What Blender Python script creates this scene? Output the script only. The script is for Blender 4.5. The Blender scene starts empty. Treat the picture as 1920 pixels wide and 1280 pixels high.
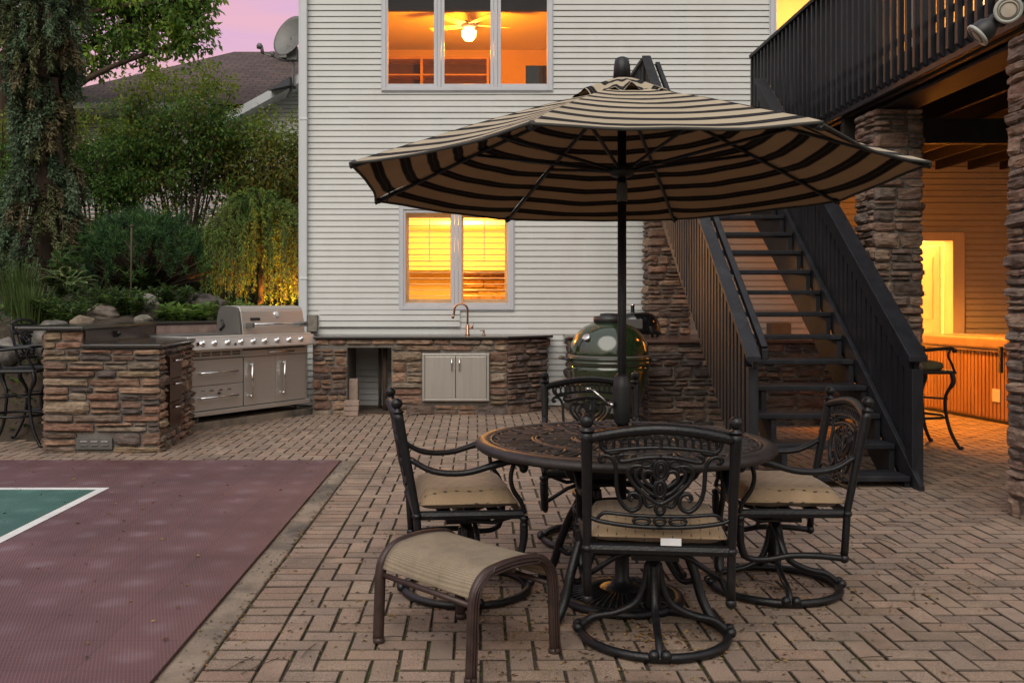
import bpy, math, random
from mathutils import Vector, Matrix, noise
PI = math.pi
rad = math.radians
scene = bpy.context.scene
COL = scene.collection

# ------------------------------------------------------------------ mesh collector
class MB:
    def __init__(s):
        s.v = []; s.f = []; s.c = []; s.sm = []; s.uv = None
    def add(s, vs, fs, col=None, M=None, smooth=False):
        n = len(s.v)
        if M is not None:
            s.v += [tuple(M @ Vector(v)) for v in vs]
        else:
            s.v += [tuple(v) for v in vs]
        for f in fs:
            s.f.append(tuple(n + i for i in f)); s.c.append(col); s.sm.append(smooth)
    def box(s, x0, x1, y0, y1, z0, z1, col=None, M=None):
        vs = [(x0,y0,z0),(x1,y0,z0),(x1,y1,z0),(x0,y1,z0),(x0,y0,z1),(x1,y0,z1),(x1,y1,z1),(x0,y1,z1)]
        s.add(vs, [(3,2,1,0),(4,5,6,7),(0,1,5,4),(1,2,6,5),(2,3,7,6),(3,0,4,7)], col, M)
    def bar(s, p, q, w, h, up=(0,0,1), col=None):
        p = Vector(p); q = Vector(q); d = (q - p); L = d.length; d.normalize()
        u = Vector(up); x = d.cross(u)
        if x.length < 1e-5: x = d.cross(Vector((0,1,0)))
        x.normalize(); z = x.cross(d)
        vs = []
        for c in (p, q):
            for a, b in ((-1,-1),(1,-1),(1,1),(-1,1)):
                vs.append(c + x*(a*w/2) + z*(b*h/2))
        s.add(vs, [(0,1,2,3),(7,6,5,4),(0,4,5,1),(1,5,6,2),(2,6,7,3),(3,7,4,0)], col)
    def tube(s, pts, r, n=8, closed=False, col=None, flat=1.0, up=None, caps=True, smooth=True):
        P = [Vector(p) for p in pts]; m = len(P)
        if m < 2: return
        rs = r if isinstance(r, (list, tuple)) else [r]*m
        T = []
        for i in range(m):
            if closed: t = P[(i+1) % m] - P[i-1]
            else: t = P[min(i+1, m-1)] - P[max(i-1, 0)]
            if t.length < 1e-9: t = Vector((0,0,1))
            T.append(t.normalized())
        ref = Vector(up) if up else (Vector((0,0,1)) if abs(T[0].z) < .9 else Vector((1,0,0)))
        a = (ref - T[0]*ref.dot(T[0]))
        if a.length < 1e-5: a = T[0].orthogonal()
        a.normalize()
        vs = []
        for i in range(m):
            src = Vector(up) if up else a
            q = src - T[i]*src.dot(T[i])
            if q.length < 1e-5: q = a - T[i]*a.dot(T[i])
            a = q.normalized(); b = T[i].cross(a)
            for k in range(n):
                w = 2*PI*k/n
                vs.append(P[i] + a*(math.cos(w)*rs[i]*flat) + b*(math.sin(w)*rs[i]))
        fs = []
        for i in range(m if closed else m-1):
            j = (i+1) % m
            for k in range(n):
                l = (k+1) % n
                fs.append((i*n+k, i*n+l, j*n+l, j*n+k))
        s.add(vs, fs, col, smooth=smooth)
        if caps and not closed:
            base = len(s.v) - m*n
            s.f.append(tuple(base+k for k in range(n-1,-1,-1))); s.c.append(col); s.sm.append(False)
            s.f.append(tuple(base+(m-1)*n+k for k in range(n))); s.c.append(col); s.sm.append(False)
    def lathe(s, prof, c=(0,0,0), n=24, M=None, col=None, smooth=True):
        vs = []; m = len(prof)
        for r, z in prof:
            for k in range(n):
                w = 2*PI*k/n
                vs.append((c[0]+r*math.cos(w), c[1]+r*math.sin(w), c[2]+z))
        fs = []
        for i in range(m-1):
            for k in range(n):
                l = (k+1) % n
                fs.append((i*n+k, i*n+l, (i+1)*n+l, (i+1)*n+k))
        fs.append(tuple(range(n-1,-1,-1))); fs.append(tuple((m-1)*n+k for k in range(n)))
        s.add(vs, fs, col, M, smooth)
    def ball(s, c, r, n=12, m=8, col=None, sz=1.0):
        prof = [(max(1e-4, r*math.sin(PI*i/m)), -r*sz*math.cos(PI*i/m)) for i in range(m+1)]
        s.lathe(prof, c, n, col=col)
    def prism(s, poly, z0, z1, col=None, M=None):
        n = len(poly)
        vs = [(x,y,z0) for x,y in poly] + [(x,y,z1) for x,y in poly]
        fs = [tuple(range(n-1,-1,-1)), tuple(range(n,2*n))]
        fs += [(i,(i+1)%n,n+(i+1)%n,n+i) for i in range(n)]
        s.add(vs, fs, col, M)
    def quad(s, a, b, c, d, col=None): s.add([a,b,c,d], [(0,1,2,3)], col)
    def build(s, name, mat, parent=None, world=False, bevel=0, segs=2, origin=None):
        me = bpy.data.meshes.new(name)
        V = s.v
        if world and parent is not None:
            r = parent
            while r.parent: r = r.parent
            Mi = Matrix.LocRotScale(r.location, r.rotation_euler, r.scale).inverted()
            V = [tuple(Mi @ Vector(v)) for v in V]
        if origin is not None:
            V = [(v[0]-origin[0], v[1]-origin[1], v[2]-origin[2]) for v in V]
        me.from_pydata(V, [], s.f)
        me.polygons.foreach_set('use_smooth', s.sm)
        if any(c is not None for c in s.c):
            at = me.attributes.new('Col', 'FLOAT_COLOR', 'FACE')
            buf = []
            for c in s.c:
                c = c or (.3,.3,.3); buf += [c[0], c[1], c[2], 1.0]
            at.data.foreach_set('color', buf)
        if s.uv is not None:
            uvl = me.uv_layers.new(name='UVMap')
            buf = []
            for f in s.f:
                for i in f: buf += list(s.uv[i])
            uvl.data.foreach_set('uv', buf)
        if mat: me.materials.append(mat)
        o = bpy.data.objects.new(name, me); COL.objects.link(o)
        if origin is not None: o.location = origin
        if parent is not None: o.parent = parent
        if bevel:
            b = o.modifiers.new('Bevel', 'BEVEL'); b.width = bevel; b.segments = segs; b.limit_method = 'ANGLE'
        me.update()
        return o

def tag(o, label=None, cat=None, group=None, kind=None):
    if label: o['label'] = label
    if cat: o['category'] = cat
    if group: o['group'] = group
    if kind: o['kind'] = kind
    return o
def thing(name, label, cat, loc=(0,0,0), rz=0, group=None):
    o = bpy.data.objects.new(name, None); COL.objects.link(o)
    o.location = loc; o.rotation_euler = (0,0,rz); o.empty_display_size = .1
    return tag(o, label, cat, group)
def copy_tree(o, parent=None):
    c = o.copy(); COL.objects.link(c); c.parent = parent
    for ch in [x for x in COL.objects if x.parent == o]:
        copy_tree(ch, c)
    return c
def smooth_path(pts, k=4, closed=False):
    """Catmull-Rom through the points"""
    P = [Vector(p) for p in pts]; n = len(P); out = []
    rng = n if closed else n-1
    for i in range(rng):
        if closed: a,b,c,d = P[i-1],P[i],P[(i+1)%n],P[(i+2)%n]
        else: a,b,c,d = P[max(i-1,0)],P[i],P[i+1],P[min(i+2,n-1)]
        for j in range(k):
            t = j/k
            out.append(.5*((2*b)+(c-a)*t+(2*a-5*b+4*c-d)*t*t+(3*b-a-3*c+d)*t**3))
    if not closed: out.append(P[-1])
    return out

# ------------------------------------------------------------------ materials
def mat(name, col=(.5,.5,.5), rough=.6, metal=0, nscale=6, namt=.2, bump=0, bscale=40, attr=False, spec=.5,
        stretch=(1,1,1), col2=None, c2scale=2, c2lo=.45, c2hi=.65, coat=0, aniso=0, coord='Object', trans=0, fine=0, sheen=0, detail=6):
    m = bpy.data.materials.new(name); m.use_nodes = True
    nt = m.node_tree; N = nt.nodes; L = nt.links
    bs = N['Principled BSDF']
    bs.inputs['Roughness'].default_value = rough; bs.inputs['Metallic'].default_value = metal
    bs.inputs['Specular IOR Level'].default_value = spec
    bs.inputs['Coat Weight'].default_value = coat; bs.inputs['Coat Roughness'].default_value = .08
    if sheen: bs.inputs['Sheen Weight'].default_value = sheen
    tc = N.new('ShaderNodeTexCoord'); mp = N.new('ShaderNodeMapping'); mp.inputs['Scale'].default_value = stretch
    if coord == 'World':
        g = N.new('ShaderNodeNewGeometry'); L.new(g.outputs['Position'], mp.inputs['Vector'])
    else: L.new(tc.outputs[coord], mp.inputs['Vector'])
    nz = N.new('ShaderNodeTexNoise'); nz.inputs['Scale'].default_value = nscale; nz.inputs['Detail'].default_value = detail
    nz.inputs['Roughness'].default_value = .65
    L.new(mp.outputs['Vector'], nz.inputs['Vector'])
    mr = N.new('ShaderNodeMapRange'); mr.inputs['From Min'].default_value = .3; mr.inputs['From Max'].default_value = .7
    mr.inputs['To Min'].default_value = 1-namt; mr.inputs['To Max'].default_value = 1+namt
    L.new(nz.outputs['Fac'], mr.inputs['Value'])
    if attr:
        a = N.new('ShaderNodeAttribute'); a.attribute_name = 'Col'; src = a.outputs['Color']
    else:
        rgb = N.new('ShaderNodeRGB'); rgb.outputs[0].default_value = (*col, 1); src = rgb.outputs[0]
    if col2:
        n2 = N.new('ShaderNodeTexNoise'); n2.inputs['Scale'].default_value = c2scale; n2.inputs['Detail'].default_value = 8
        n2.inputs['Roughness'].default_value = .7
        L.new(mp.outputs['Vector'], n2.inputs['Vector'])
        m2 = N.new('ShaderNodeMapRange'); m2.inputs['From Min'].default_value = c2lo; m2.inputs['From Max'].default_value = c2hi
        L.new(n2.outputs['Fac'], m2.inputs['Value'])
        mx = N.new('ShaderNodeMix'); mx.data_type = 'RGBA'
        L.new(m2.outputs['Result'], mx.inputs['Factor']); L.new(src, mx.inputs['A']); mx.inputs['B'].default_value = (*col2, 1)
        src = mx.outputs['Result']
    vm = N.new('ShaderNodeVectorMath'); vm.operation = 'SCALE'
    L.new(src, vm.inputs[0]); L.new(mr.outputs['Result'], vm.inputs['Scale'])
    last = vm.outputs['Vector']
    if fine:
        n3 = N.new('ShaderNodeTexNoise'); n3.inputs['Scale'].default_value = 260; n3.inputs['Detail'].default_value = 2
        L.new(mp.outputs['Vector'], n3.inputs['Vector'])
        m3 = N.new('ShaderNodeMapRange'); m3.inputs['From Min'].default_value = .3; m3.inputs['From Max'].default_value = .7
        m3.inputs['To Min'].default_value = 1-fine; m3.inputs['To Max'].default_value = 1+fine
        L.new(n3.outputs['Fac'], m3.inputs['Value'])
        v3 = N.new('ShaderNodeVectorMath'); v3.operation = 'SCALE'; L.new(last, v3.inputs[0]); L.new(m3.outputs['Result'], v3.inputs['Scale'])
        last = v3.outputs['Vector']
    L.new(last, bs.inputs['Base Color'])
    m['col_out'] = 1
    if bump:
        nb = N.new('ShaderNodeTexNoise'); nb.inputs['Scale'].default_value = bscale; nb.inputs['Detail'].default_value = 6
        L.new(mp.outputs['Vector'], nb.inputs['Vector'])
        bp = N.new('ShaderNodeBump'); bp.inputs['Strength'].default_value = bump; bp.inputs['Distance'].default_value = .01
        L.new(nb.outputs['Fac'], bp.inputs['Height']); L.new(bp.outputs['Normal'], bs.inputs['Normal'])
    if trans:
        tr = N.new('ShaderNodeBsdfTranslucent'); L.new(last, tr.inputs['Color'])
        ms = N.new('ShaderNodeMixShader'); ms.inputs['Fac'].default_value = trans
        L.new(bs.outputs['BSDF'], ms.inputs[1]); L.new(tr.outputs['BSDF'], ms.inputs[2])
        L.new(ms.outputs['Shader'], N['Material Output'].inputs['Surface'])
    return m
def node(m, t): return m.node_tree.nodes.new(t)

def glass_mat(name, tint=(1,1,1)):
    m = bpy.data.materials.new(name); m.use_nodes = True; N = m.node_tree.nodes; L = m.node_tree.links
    N.remove(N['Principled BSDF'])
    t = N.new('ShaderNodeBsdfTransparent'); t.inputs['Color'].default_value = (*tint,1)
    g = N.new('ShaderNodeBsdfGlossy'); g.inputs['Roughness'].default_value = .01
    nz = N.new('ShaderNodeTexNoise'); nz.inputs['Scale'].default_value = 1.3
    bp = N.new('ShaderNodeBump'); bp.inputs['Strength'].default_value = .05; bp.inputs['Distance'].default_value = .02
    L.new(nz.outputs['Fac'], bp.inputs['Height']); L.new(bp.outputs['Normal'], g.inputs['Normal'])
    f = N.new('ShaderNodeFresnel'); f.inputs['IOR'].default_value = 1.5
    ms = N.new('ShaderNodeMixShader'); L.new(f.outputs['Fac'], ms.inputs['Fac'])
    L.new(t.outputs['BSDF'], ms.inputs[1]); L.new(g.outputs['BSDF'], ms.inputs[2])
    L.new(ms.outputs['Shader'], N['Material Output'].inputs['Surface'])
    return m
def emit_mat(name, col, s):
    m = bpy.data.materials.new(name); m.use_nodes = True; b = m.node_tree.nodes['Principled BSDF']
    b.inputs['Base Color'].default_value = (*col,1); b.inputs['Emission Color'].default_value = (*col,1); b.inputs['Emission Strength'].default_value = s
    return m

M_iron = mat('cast_iron', (.006,.0064,.008), .40, .0, 30, .35, bump=.2, bscale=120, spec=.46, col2=(.018,.018,.019), c2scale=14, c2lo=.55, c2hi=.75)
M_tabletop = mat('bronzed_tabletop', (.027,.022,.021), .5, .0, 14, .4, bump=.2, bscale=90)
M_tabledark = mat('tabletop_recess', (.008,.008,.009), .8, 0, 14, .3)
M_cushion = mat('cushion_cloth', (.325,.225,.135), .9, 0, 7, .14, bump=.55, bscale=13, fine=.1, sheen=.2)
M_tagw = mat('white_tag', (.75,.76,.78), .6)
M_brownmetal = mat('brown_powder_metal', (.055,.034,.03), .45, .3, 20, .3, bump=.1, bscale=120)
M_sling = mat('sling_mesh', (.25,.20,.14), .9, 0, 8, .22, stretch=(1,1,1), col2=(.10,.095,.045), c2scale=4, c2lo=.52, c2hi=.74, fine=.2)
M_blackwood = mat('black_stained_wood', (.0115,.012,.016), .52, 0, 9, .4, bump=.25, bscale=60, stretch=(1,1,.25), spec=.4, col2=(.028,.028,.033), c2scale=5, c2lo=.52, c2hi=.72)
M_deckunder = mat('stained_joist_wood', (.018,.014,.012), .6, 0, 9, .35, bump=.2, bscale=60)
M_stone = mat('ledge_stone', attr=True, rough=.85, nscale=16, namt=.62, bump=1.0, bscale=20, stretch=(1,1,3.4), fine=.14, detail=10)
M_mortar = mat('mortar', (.17,.155,.14), .95, 0, 20, .2, bump=.5, bscale=60)
M_granite = mat('dark_granite', (.03,.027,.026), .18, 0, 120, .6, col2=(.09,.065,.055), c2scale=90, c2lo=.55, c2hi=.62)
M_granite2 = mat('brown_granite', (.055,.034,.028), .25, 0, 90, .6, col2=(.015,.012,.012), c2scale=60, c2lo=.5, c2hi=.6)
M_pinkstone = mat('rough_pink_stone', (.27,.19,.165), .8, 0, 8, .3, bump=.6, bscale=14)
M_steel = mat('brushed_steel', (.66,.635,.60), .40, .75, 3, .08, stretch=(1,1,60), bump=.03, bscale=30)
M_steelside = mat('grey_steel_side', (.12,.115,.108), .55, .3, 5, .1)
M_chrome = mat('polished_chrome', (.75,.75,.76), .12, 1, 4, .03)
M_doorsteel = mat('satin_steel_door', (.60,.57,.53), .38, .85, 2, .1, stretch=(40,40,1))
M_darkpl = mat('dark_plastic', (.016,.016,.017), .45)
M_black = mat('matte_black', (.006,.006,.006), .8)
M_bronze = mat('bronze_tap', (.42,.24,.15), .25, 1, 20, .15)
M_copper = mat('dark_copper_drawer', (.12,.055,.03), .3, .9, 4, .35, stretch=(1,1,14))
M_green = mat('green_glaze', (.013,.026,.010), .1, 0, 60, .6, bump=.06, bscale=90, spec=.7, coat=.6, col2=(.03,.04,.014), c2scale=40, c2lo=.5, c2hi=.7)
M_glossblack = mat('gloss_black_enamel', (.006,.006,.007), .08, 0, 5, .2, coat=.5)
M_siding = mat('vinyl_siding', (.565,.575,.565), .55, 0, 1.0, .06, stretch=(1.2,1.2,.5), col2=(.48,.475,.45), c2scale=1.6, c2lo=.5, c2hi=.95, coord='World')
M_trim = mat('white_trim', (.56,.58,.61), .45, 0, 2, .05, coord='World')
M_winframe = mat('grey_white_vinyl_frame', (.52,.53,.57), .4, 0, 3, .05)
M_glass = glass_mat('window_glass', (.93,.96,.95))
M_paint = mat('tan_wall_paint', (.64,.46,.20), .8, 0, 2, .06)
M_ceil = mat('ceiling_paint', (.75,.68,.56), .8, 0, 2, .03)
M_shelfw = mat('honey_wood', (.45,.27,.12), .6, 0, 5, .2)
M_whitepaint = mat('white_interior_paint', (.72,.66,.55), .5, 0, 3, .05)
M_intstone = mat('interior_stone', attr=True, rough=.9, nscale=10, namt=.4)
M_concrete = mat('concrete', (.225,.178,.135), .92, 0, 5, .25, bump=.4, bscale=70, col2=(.055,.05,.046), c2scale=1.5, c2lo=.46, c2hi=.66, coord='World', fine=.2)
M_paver = mat('clay_paver', attr=True, rough=.9, nscale=3.0, namt=.2, bump=.5, bscale=180, coord='World', fine=.6, col2=(.105,.076,.06), c2scale=1.7, c2lo=.50, c2hi=.82)
M_joint = mat('mossy_joint', (.060,.046,.031), 1, 0, 30, .5, bump=.8, bscale=120, col2=(.06,.075,.013), c2scale=3.6, c2lo=.50, c2hi=.60, coord='World')
M_soil = mat('soil', (.05,.036,.025), 1, 0, 8, .4, bump=.8, bscale=30, coord='World')
M_rock = mat('field_boulder', attr=True, rough=.95, nscale=7, namt=.6, bump=1.0, bscale=14, fine=.15)
M_bark = mat('bark', (.075,.05,.036), .95, 0, 12, .4, bump=1, bscale=22, stretch=(1,1,.2))
M_leaf = mat('leaf', attr=True, rough=.5, nscale=4, namt=.2, trans=.45, spec=.35)
M_needle = mat('needle', attr=True, rough=.6, nscale=5, namt=.25, trans=.15, spec=.3)
M_litter = mat('leaf_litter', attr=True, rough=.8, nscale=20, namt=.2)
M_tub = mat('tub_wood_panel', (.33,.17,.075), .55, 0, 6, .25, stretch=(1,1,.15))
M_tubcover = mat('tub_cover_vinyl', (.36,.25,.16), .5, 0, 4, .25, bump=.5, bscale=9)
M_dish = mat('dish_grey', (.17,.17,.165), .5, .2, 6, .15)
M_chairgreen = mat('olive_seat_pad', (.12,.11,.055), .9)
# ------------------------------------------------------------------ camera, world, light
H = 1.315; F = 1780.0; CX = 892.0; CY = 567.0
cam = bpy.data.cameras.new('camera'); co = bpy.data.objects.new('camera', cam); COL.objects.link(co)
co.location = (0,0,H); co.rotation_euler = (PI/2,0,0)
cam.sensor_width = 36; cam.lens = 36*F/1920; cam.shift_x = (960-CX)/1920; cam.shift_y = -(640-CY)/1920
cam.clip_start = .05; cam.clip_end = 2000
scene.camera = co

W = bpy.data.worlds.new('World'); scene.world = W; W.use_nodes = True
N = W.node_tree.nodes; L = W.node_tree.links
bg = N['Background']
tc = N.new('ShaderNodeTexCoord'); sep = N.new('ShaderNodeSeparateXYZ'); L.new(tc.outputs['Generated'], sep.inputs[0])
def ramp(stops):
    r = N.new('ShaderNodeValToRGB'); e = r.color_ramp.elements
    while len(e) < len(stops): e.new(.5)
    for el, (p, c) in zip(e, stops): el.position = p; el.color = (*c, 1)
    return r
# dusk sky: pink band over the house, paler afterglow on the other side, bluish zenith
pink = ramp([(0,(.80,.40,.36)),(.15,(.90,.47,.47)),(.24,(.86,.47,.58)),(.34,(.72,.45,.70)),(.55,(.70,.62,.80)),(1,(.86,.86,.88))])
glow = ramp([(0,(.22,.18,.15)),(.14,(.42,.36,.31)),(.34,(.95,.86,.76)),(.6,(1.05,1.0,.94)),(1,(.86,.86,.88))])
nzc = N.new('ShaderNodeTexNoise'); nzc.inputs['Scale'].default_value = 3.0; nzc.inputs['Detail'].default_value = 5
mpc = N.new('ShaderNodeMapping'); mpc.inputs['Scale'].default_value = (1,1,9); L.new(tc.outputs['Generated'], mpc.inputs['Vector']); L.new(mpc.outputs['Vector'], nzc.inputs['Vector'])
ma = N.new('ShaderNodeMath'); ma.operation = 'MULTIPLY_ADD'; L.new(nzc.outputs['Fac'], ma.inputs[0]); ma.inputs[1].default_value = .30; L.new(sep.outputs['Z'], ma.inputs[2])
mb_ = N.new('ShaderNodeMath'); mb_.operation = 'SUBTRACT'; L.new(ma.outputs[0], mb_.inputs[0]); mb_.inputs[1].default_value = .15; mb_.use_clamp = True
L.new(mb_.outputs[0], pink.inputs['Fac']); L.new(mb_.outputs[0], glow.inputs['Fac'])
fr = N.new('ShaderNodeMapRange'); fr.inputs['From Min'].default_value = .45; fr.inputs['From Max'].default_value = -.45
L.new(sep.outputs['Y'], fr.inputs['Value'])
mixw = N.new('ShaderNodeMix'); mixw.data_type = 'RGBA'
L.new(fr.outputs['Result'], mixw.inputs['Factor']); L.new(pink.outputs['Color'], mixw.inputs['A']); L.new(glow.outputs['Color'], mixw.inputs['B'])
sky = N.new('ShaderNodeTexSky'); sky.sky_type = 'NISHITA'; sky.sun_disc = False; sky.sun_elevation = rad(12); sky.sun_rotation = rad(205)
sc_ = N.new('ShaderNodeVectorMath'); sc_.operation = 'SCALE'; sc_.inputs['Scale'].default_value = .012; L.new(sky.outputs['Color'], sc_.inputs[0])
addw = N.new('ShaderNodeVectorMath'); addw.operation = 'ADD'; L.new(mixw.outputs['Result'], addw.inputs[0]); L.new(sc_.outputs['Vector'], addw.inputs[1])
L.new(addw.outputs['Vector'], bg.inputs['Color']); bg.inputs['Strength'].default_value = .95

sun = bpy.data.lights.new('sun', 'SUN'); sun.energy = 1.75; sun.angle = rad(48); sun.color = (1,.925,.82)
so = bpy.data.objects.new('sun', sun); COL.objects.link(so)
so.rotation_euler = Vector((.20,.70,-.70)).to_track_quat('-Z','Y').to_euler()
def lamp(name, loc, e, col, r=.06):
    l = bpy.data.lights.new(name, 'POINT'); l.energy = e; l.color = col; l.shadow_soft_size = r
    o = bpy.data.objects.new(name, l); COL.objects.link(o); o.location = loc; return o
scene.view_settings.view_transform = 'Standard'; scene.view_settings.look = 'None'
scene.view_settings.exposure = 0; scene.view_settings.gamma = 1

# ------------------------------------------------------------------ ground, patio, court
def sstep(a, b, x):
    t = min(1, max(0, (x-a)/(b-a))); return t*t*(3-2*t)
def ground_h(x, y):
    if x > -2.15: return -.06 if y < 30 else 1.5*sstep(30,60,y)
    if x < -3.9: yl = 9.15
    elif x < -3.45: yl = 9.15 + (x+3.9)/.45*1.15
    else: yl = 10.3 + (x+3.45)*1.66
    s = y - yl
    if s < 0: return -.06
    h = -.06 + 1.0*sstep(0,.8,s) + .17*max(0, s-.3)
    return min(h, 2.2 + .02*max(0, y-16)) + .05*noise.noise(Vector((x*1.3,y*1.3,0)))*sstep(0,.6,s)
g = MB(); xs = [-300,-120,-60,-30] + [-20+.5*i for i in range(25)] + [-7.5+.2*i for i in range(30)] + [-1.4,4,8,15,30,60,120,300]
ys = [-300,-100,-40,-15,0,4] + [7.6+.2*i for i in range(50)] + [18+1*i for i in range(14)] + [40,60,100,300]
nx = len(xs)
g.add([(x,y,ground_h(x,y)) for y in ys for x in xs], [(j*nx+i, j*nx+i+1, (j+1)*nx+i+1, (j+1)*nx+i) for j in range(len(ys)-1) for i in range(nx-1)], smooth=True)
tag(g.build('ground', M_soil), kind='structure')

R = random.Random(11)
COURT_X = -1.12; COURT_Y = 7.87; KERB_X = -.985
bed = MB(); bed.add([(-7,7.89,-.011),(-1.125,7.89,-.011),(-1.125,9.9,-.011),(-7,9.9,-.011)], [(0,1,2,3)])
bed.add([(KERB_X,1.5,-.011),(9,1.5,-.011),(9,12,-.011),(KERB_X,12,-.011)], [(0,1,2,3)])
bed.add([(-3.0,9.9,-.011),(KERB_X,9.9,-.011),(KERB_X,12,-.011),(-3,12,-.011)], [(0,1,2,3)])
bed.add([(-1.125,7.89,-.011),(KERB_X,7.89,-.011),(KERB_X,9.9,-.011),(-1.125,9.9,-.011)], [(0,1,2,3)])
tag(bed.build('patio_bed', M_joint), kind='structure')
pv = MB()
PAL = [(.276,.199,.148),(.268,.195,.147),(.256,.191,.149),(.288,.206,.152),(.275,.189,.138),(.248,.184,.143)]
def paver(x0, x1, y0, y1):
    c = R.choice(PAL); k = R.uniform(.87,1.12); c = (c[0]*k, c[1]*k*R.uniform(.98,1.02), c[2]*k)
    gx = R.uniform(.0042,.0060); gy = R.uniform(.0040,.0060); z = R.uniform(-.002,.0015); tx = R.uniform(-.008,.008); ty = R.uniform(-.008,.008)
    x0 += gx; x1 -= gx; y0 += gy; y1 -= gy; mx = (x0+x1)/2; my = (y0+y1)/2; a = R.uniform(-.006,.006)
    def P(x, y, dz):
        dx, dy = x-mx, y-my
        return (mx+dx-dy*a, my+dy+dx*a, z+dz+dx*tx+dy*ty)
    i = .003; J = [(R.uniform(-.0022,.0022), R.uniform(-.0022,.0022)) for _ in range(4)]
    vs = [P(x0+i+J[0][0],y0+i+J[0][1],0),P(x1-i+J[1][0],y0+i+J[1][1],0),P(x1-i+J[2][0],y1-i+J[2][1],0),P(x0+i+J[3][0],y1-i+J[3][1],0),P(x0+J[0][0],y0+J[0][1],-.004),P(x1+J[1][0],y0+J[1][1],-.004),P(x1+J[2][0],y1+J[2][1],-.004),P(x0+J[3][0],y1+J[3][1],-.004),
          P(x0,y0,-.03),P(x1,y0,-.03),P(x1,y1,-.03),P(x0,y1,-.03)]
    fs = [(0,1,2,3)] + [(4+k,4+(k+1)%4,(k+1)%4,k) for k in range(4)] + [(8+k,8+(k+1)%4,4+(k+1)%4,4+k) for k in range(4)]
    e_ = tuple(q*.5 for q in c)
    pv.add(vs, fs[:1], c); n_ = len(pv.v)-12
    for k, f in enumerate(fs[1:]): pv.f.append(tuple(n_+q for q in f)); pv.c.append(e_ if k < 4 else (.034,.025,.017)); pv.sm.append(False)
def infr(x, y): return -.5*y-.9 < x < .578*y+.9
def inpatio(x, y):
    if y < 2.2 or y > 12.0: return False
    if x < KERB_X+.2 and y < COURT_Y: return False
    if x < -4.9 or (x < -3.8 and y > 9.0): return False
    if x < -3.0 and y > 9.9: return False
    return infr(x, y)
y = 2.2
while y < COURT_Y-.05:
    paver(KERB_X+.004, KERB_X+.204, y, y+.1); y += .1
U = .1
for j in range(20, 122):
    for i in range(-52, 84):
        x0 = KERB_X+.204 + i*U; y0 = j*U
        c = (i-j) % 4
        if c == 0 and inpatio(x0+.01, y0+.05) and (inpatio(x0+.19, y0+.05)): paver(x0, x0+2*U, y0, y0+U)
        elif c == 0 and inpatio(x0+.11, y0+.05): paver(x0+U, x0+2*U, y0, y0+U)
        if c == 3 and inpatio(x0+.05, y0+.01): paver(x0, x0+U, y0, y0+2*U)
        elif c == 3 and inpatio(x0+.05, y0+.11): paver(x0, x0+U, y0+U, y0+2*U)
tag(pv.build('patio', M_paver), kind='structure')

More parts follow.
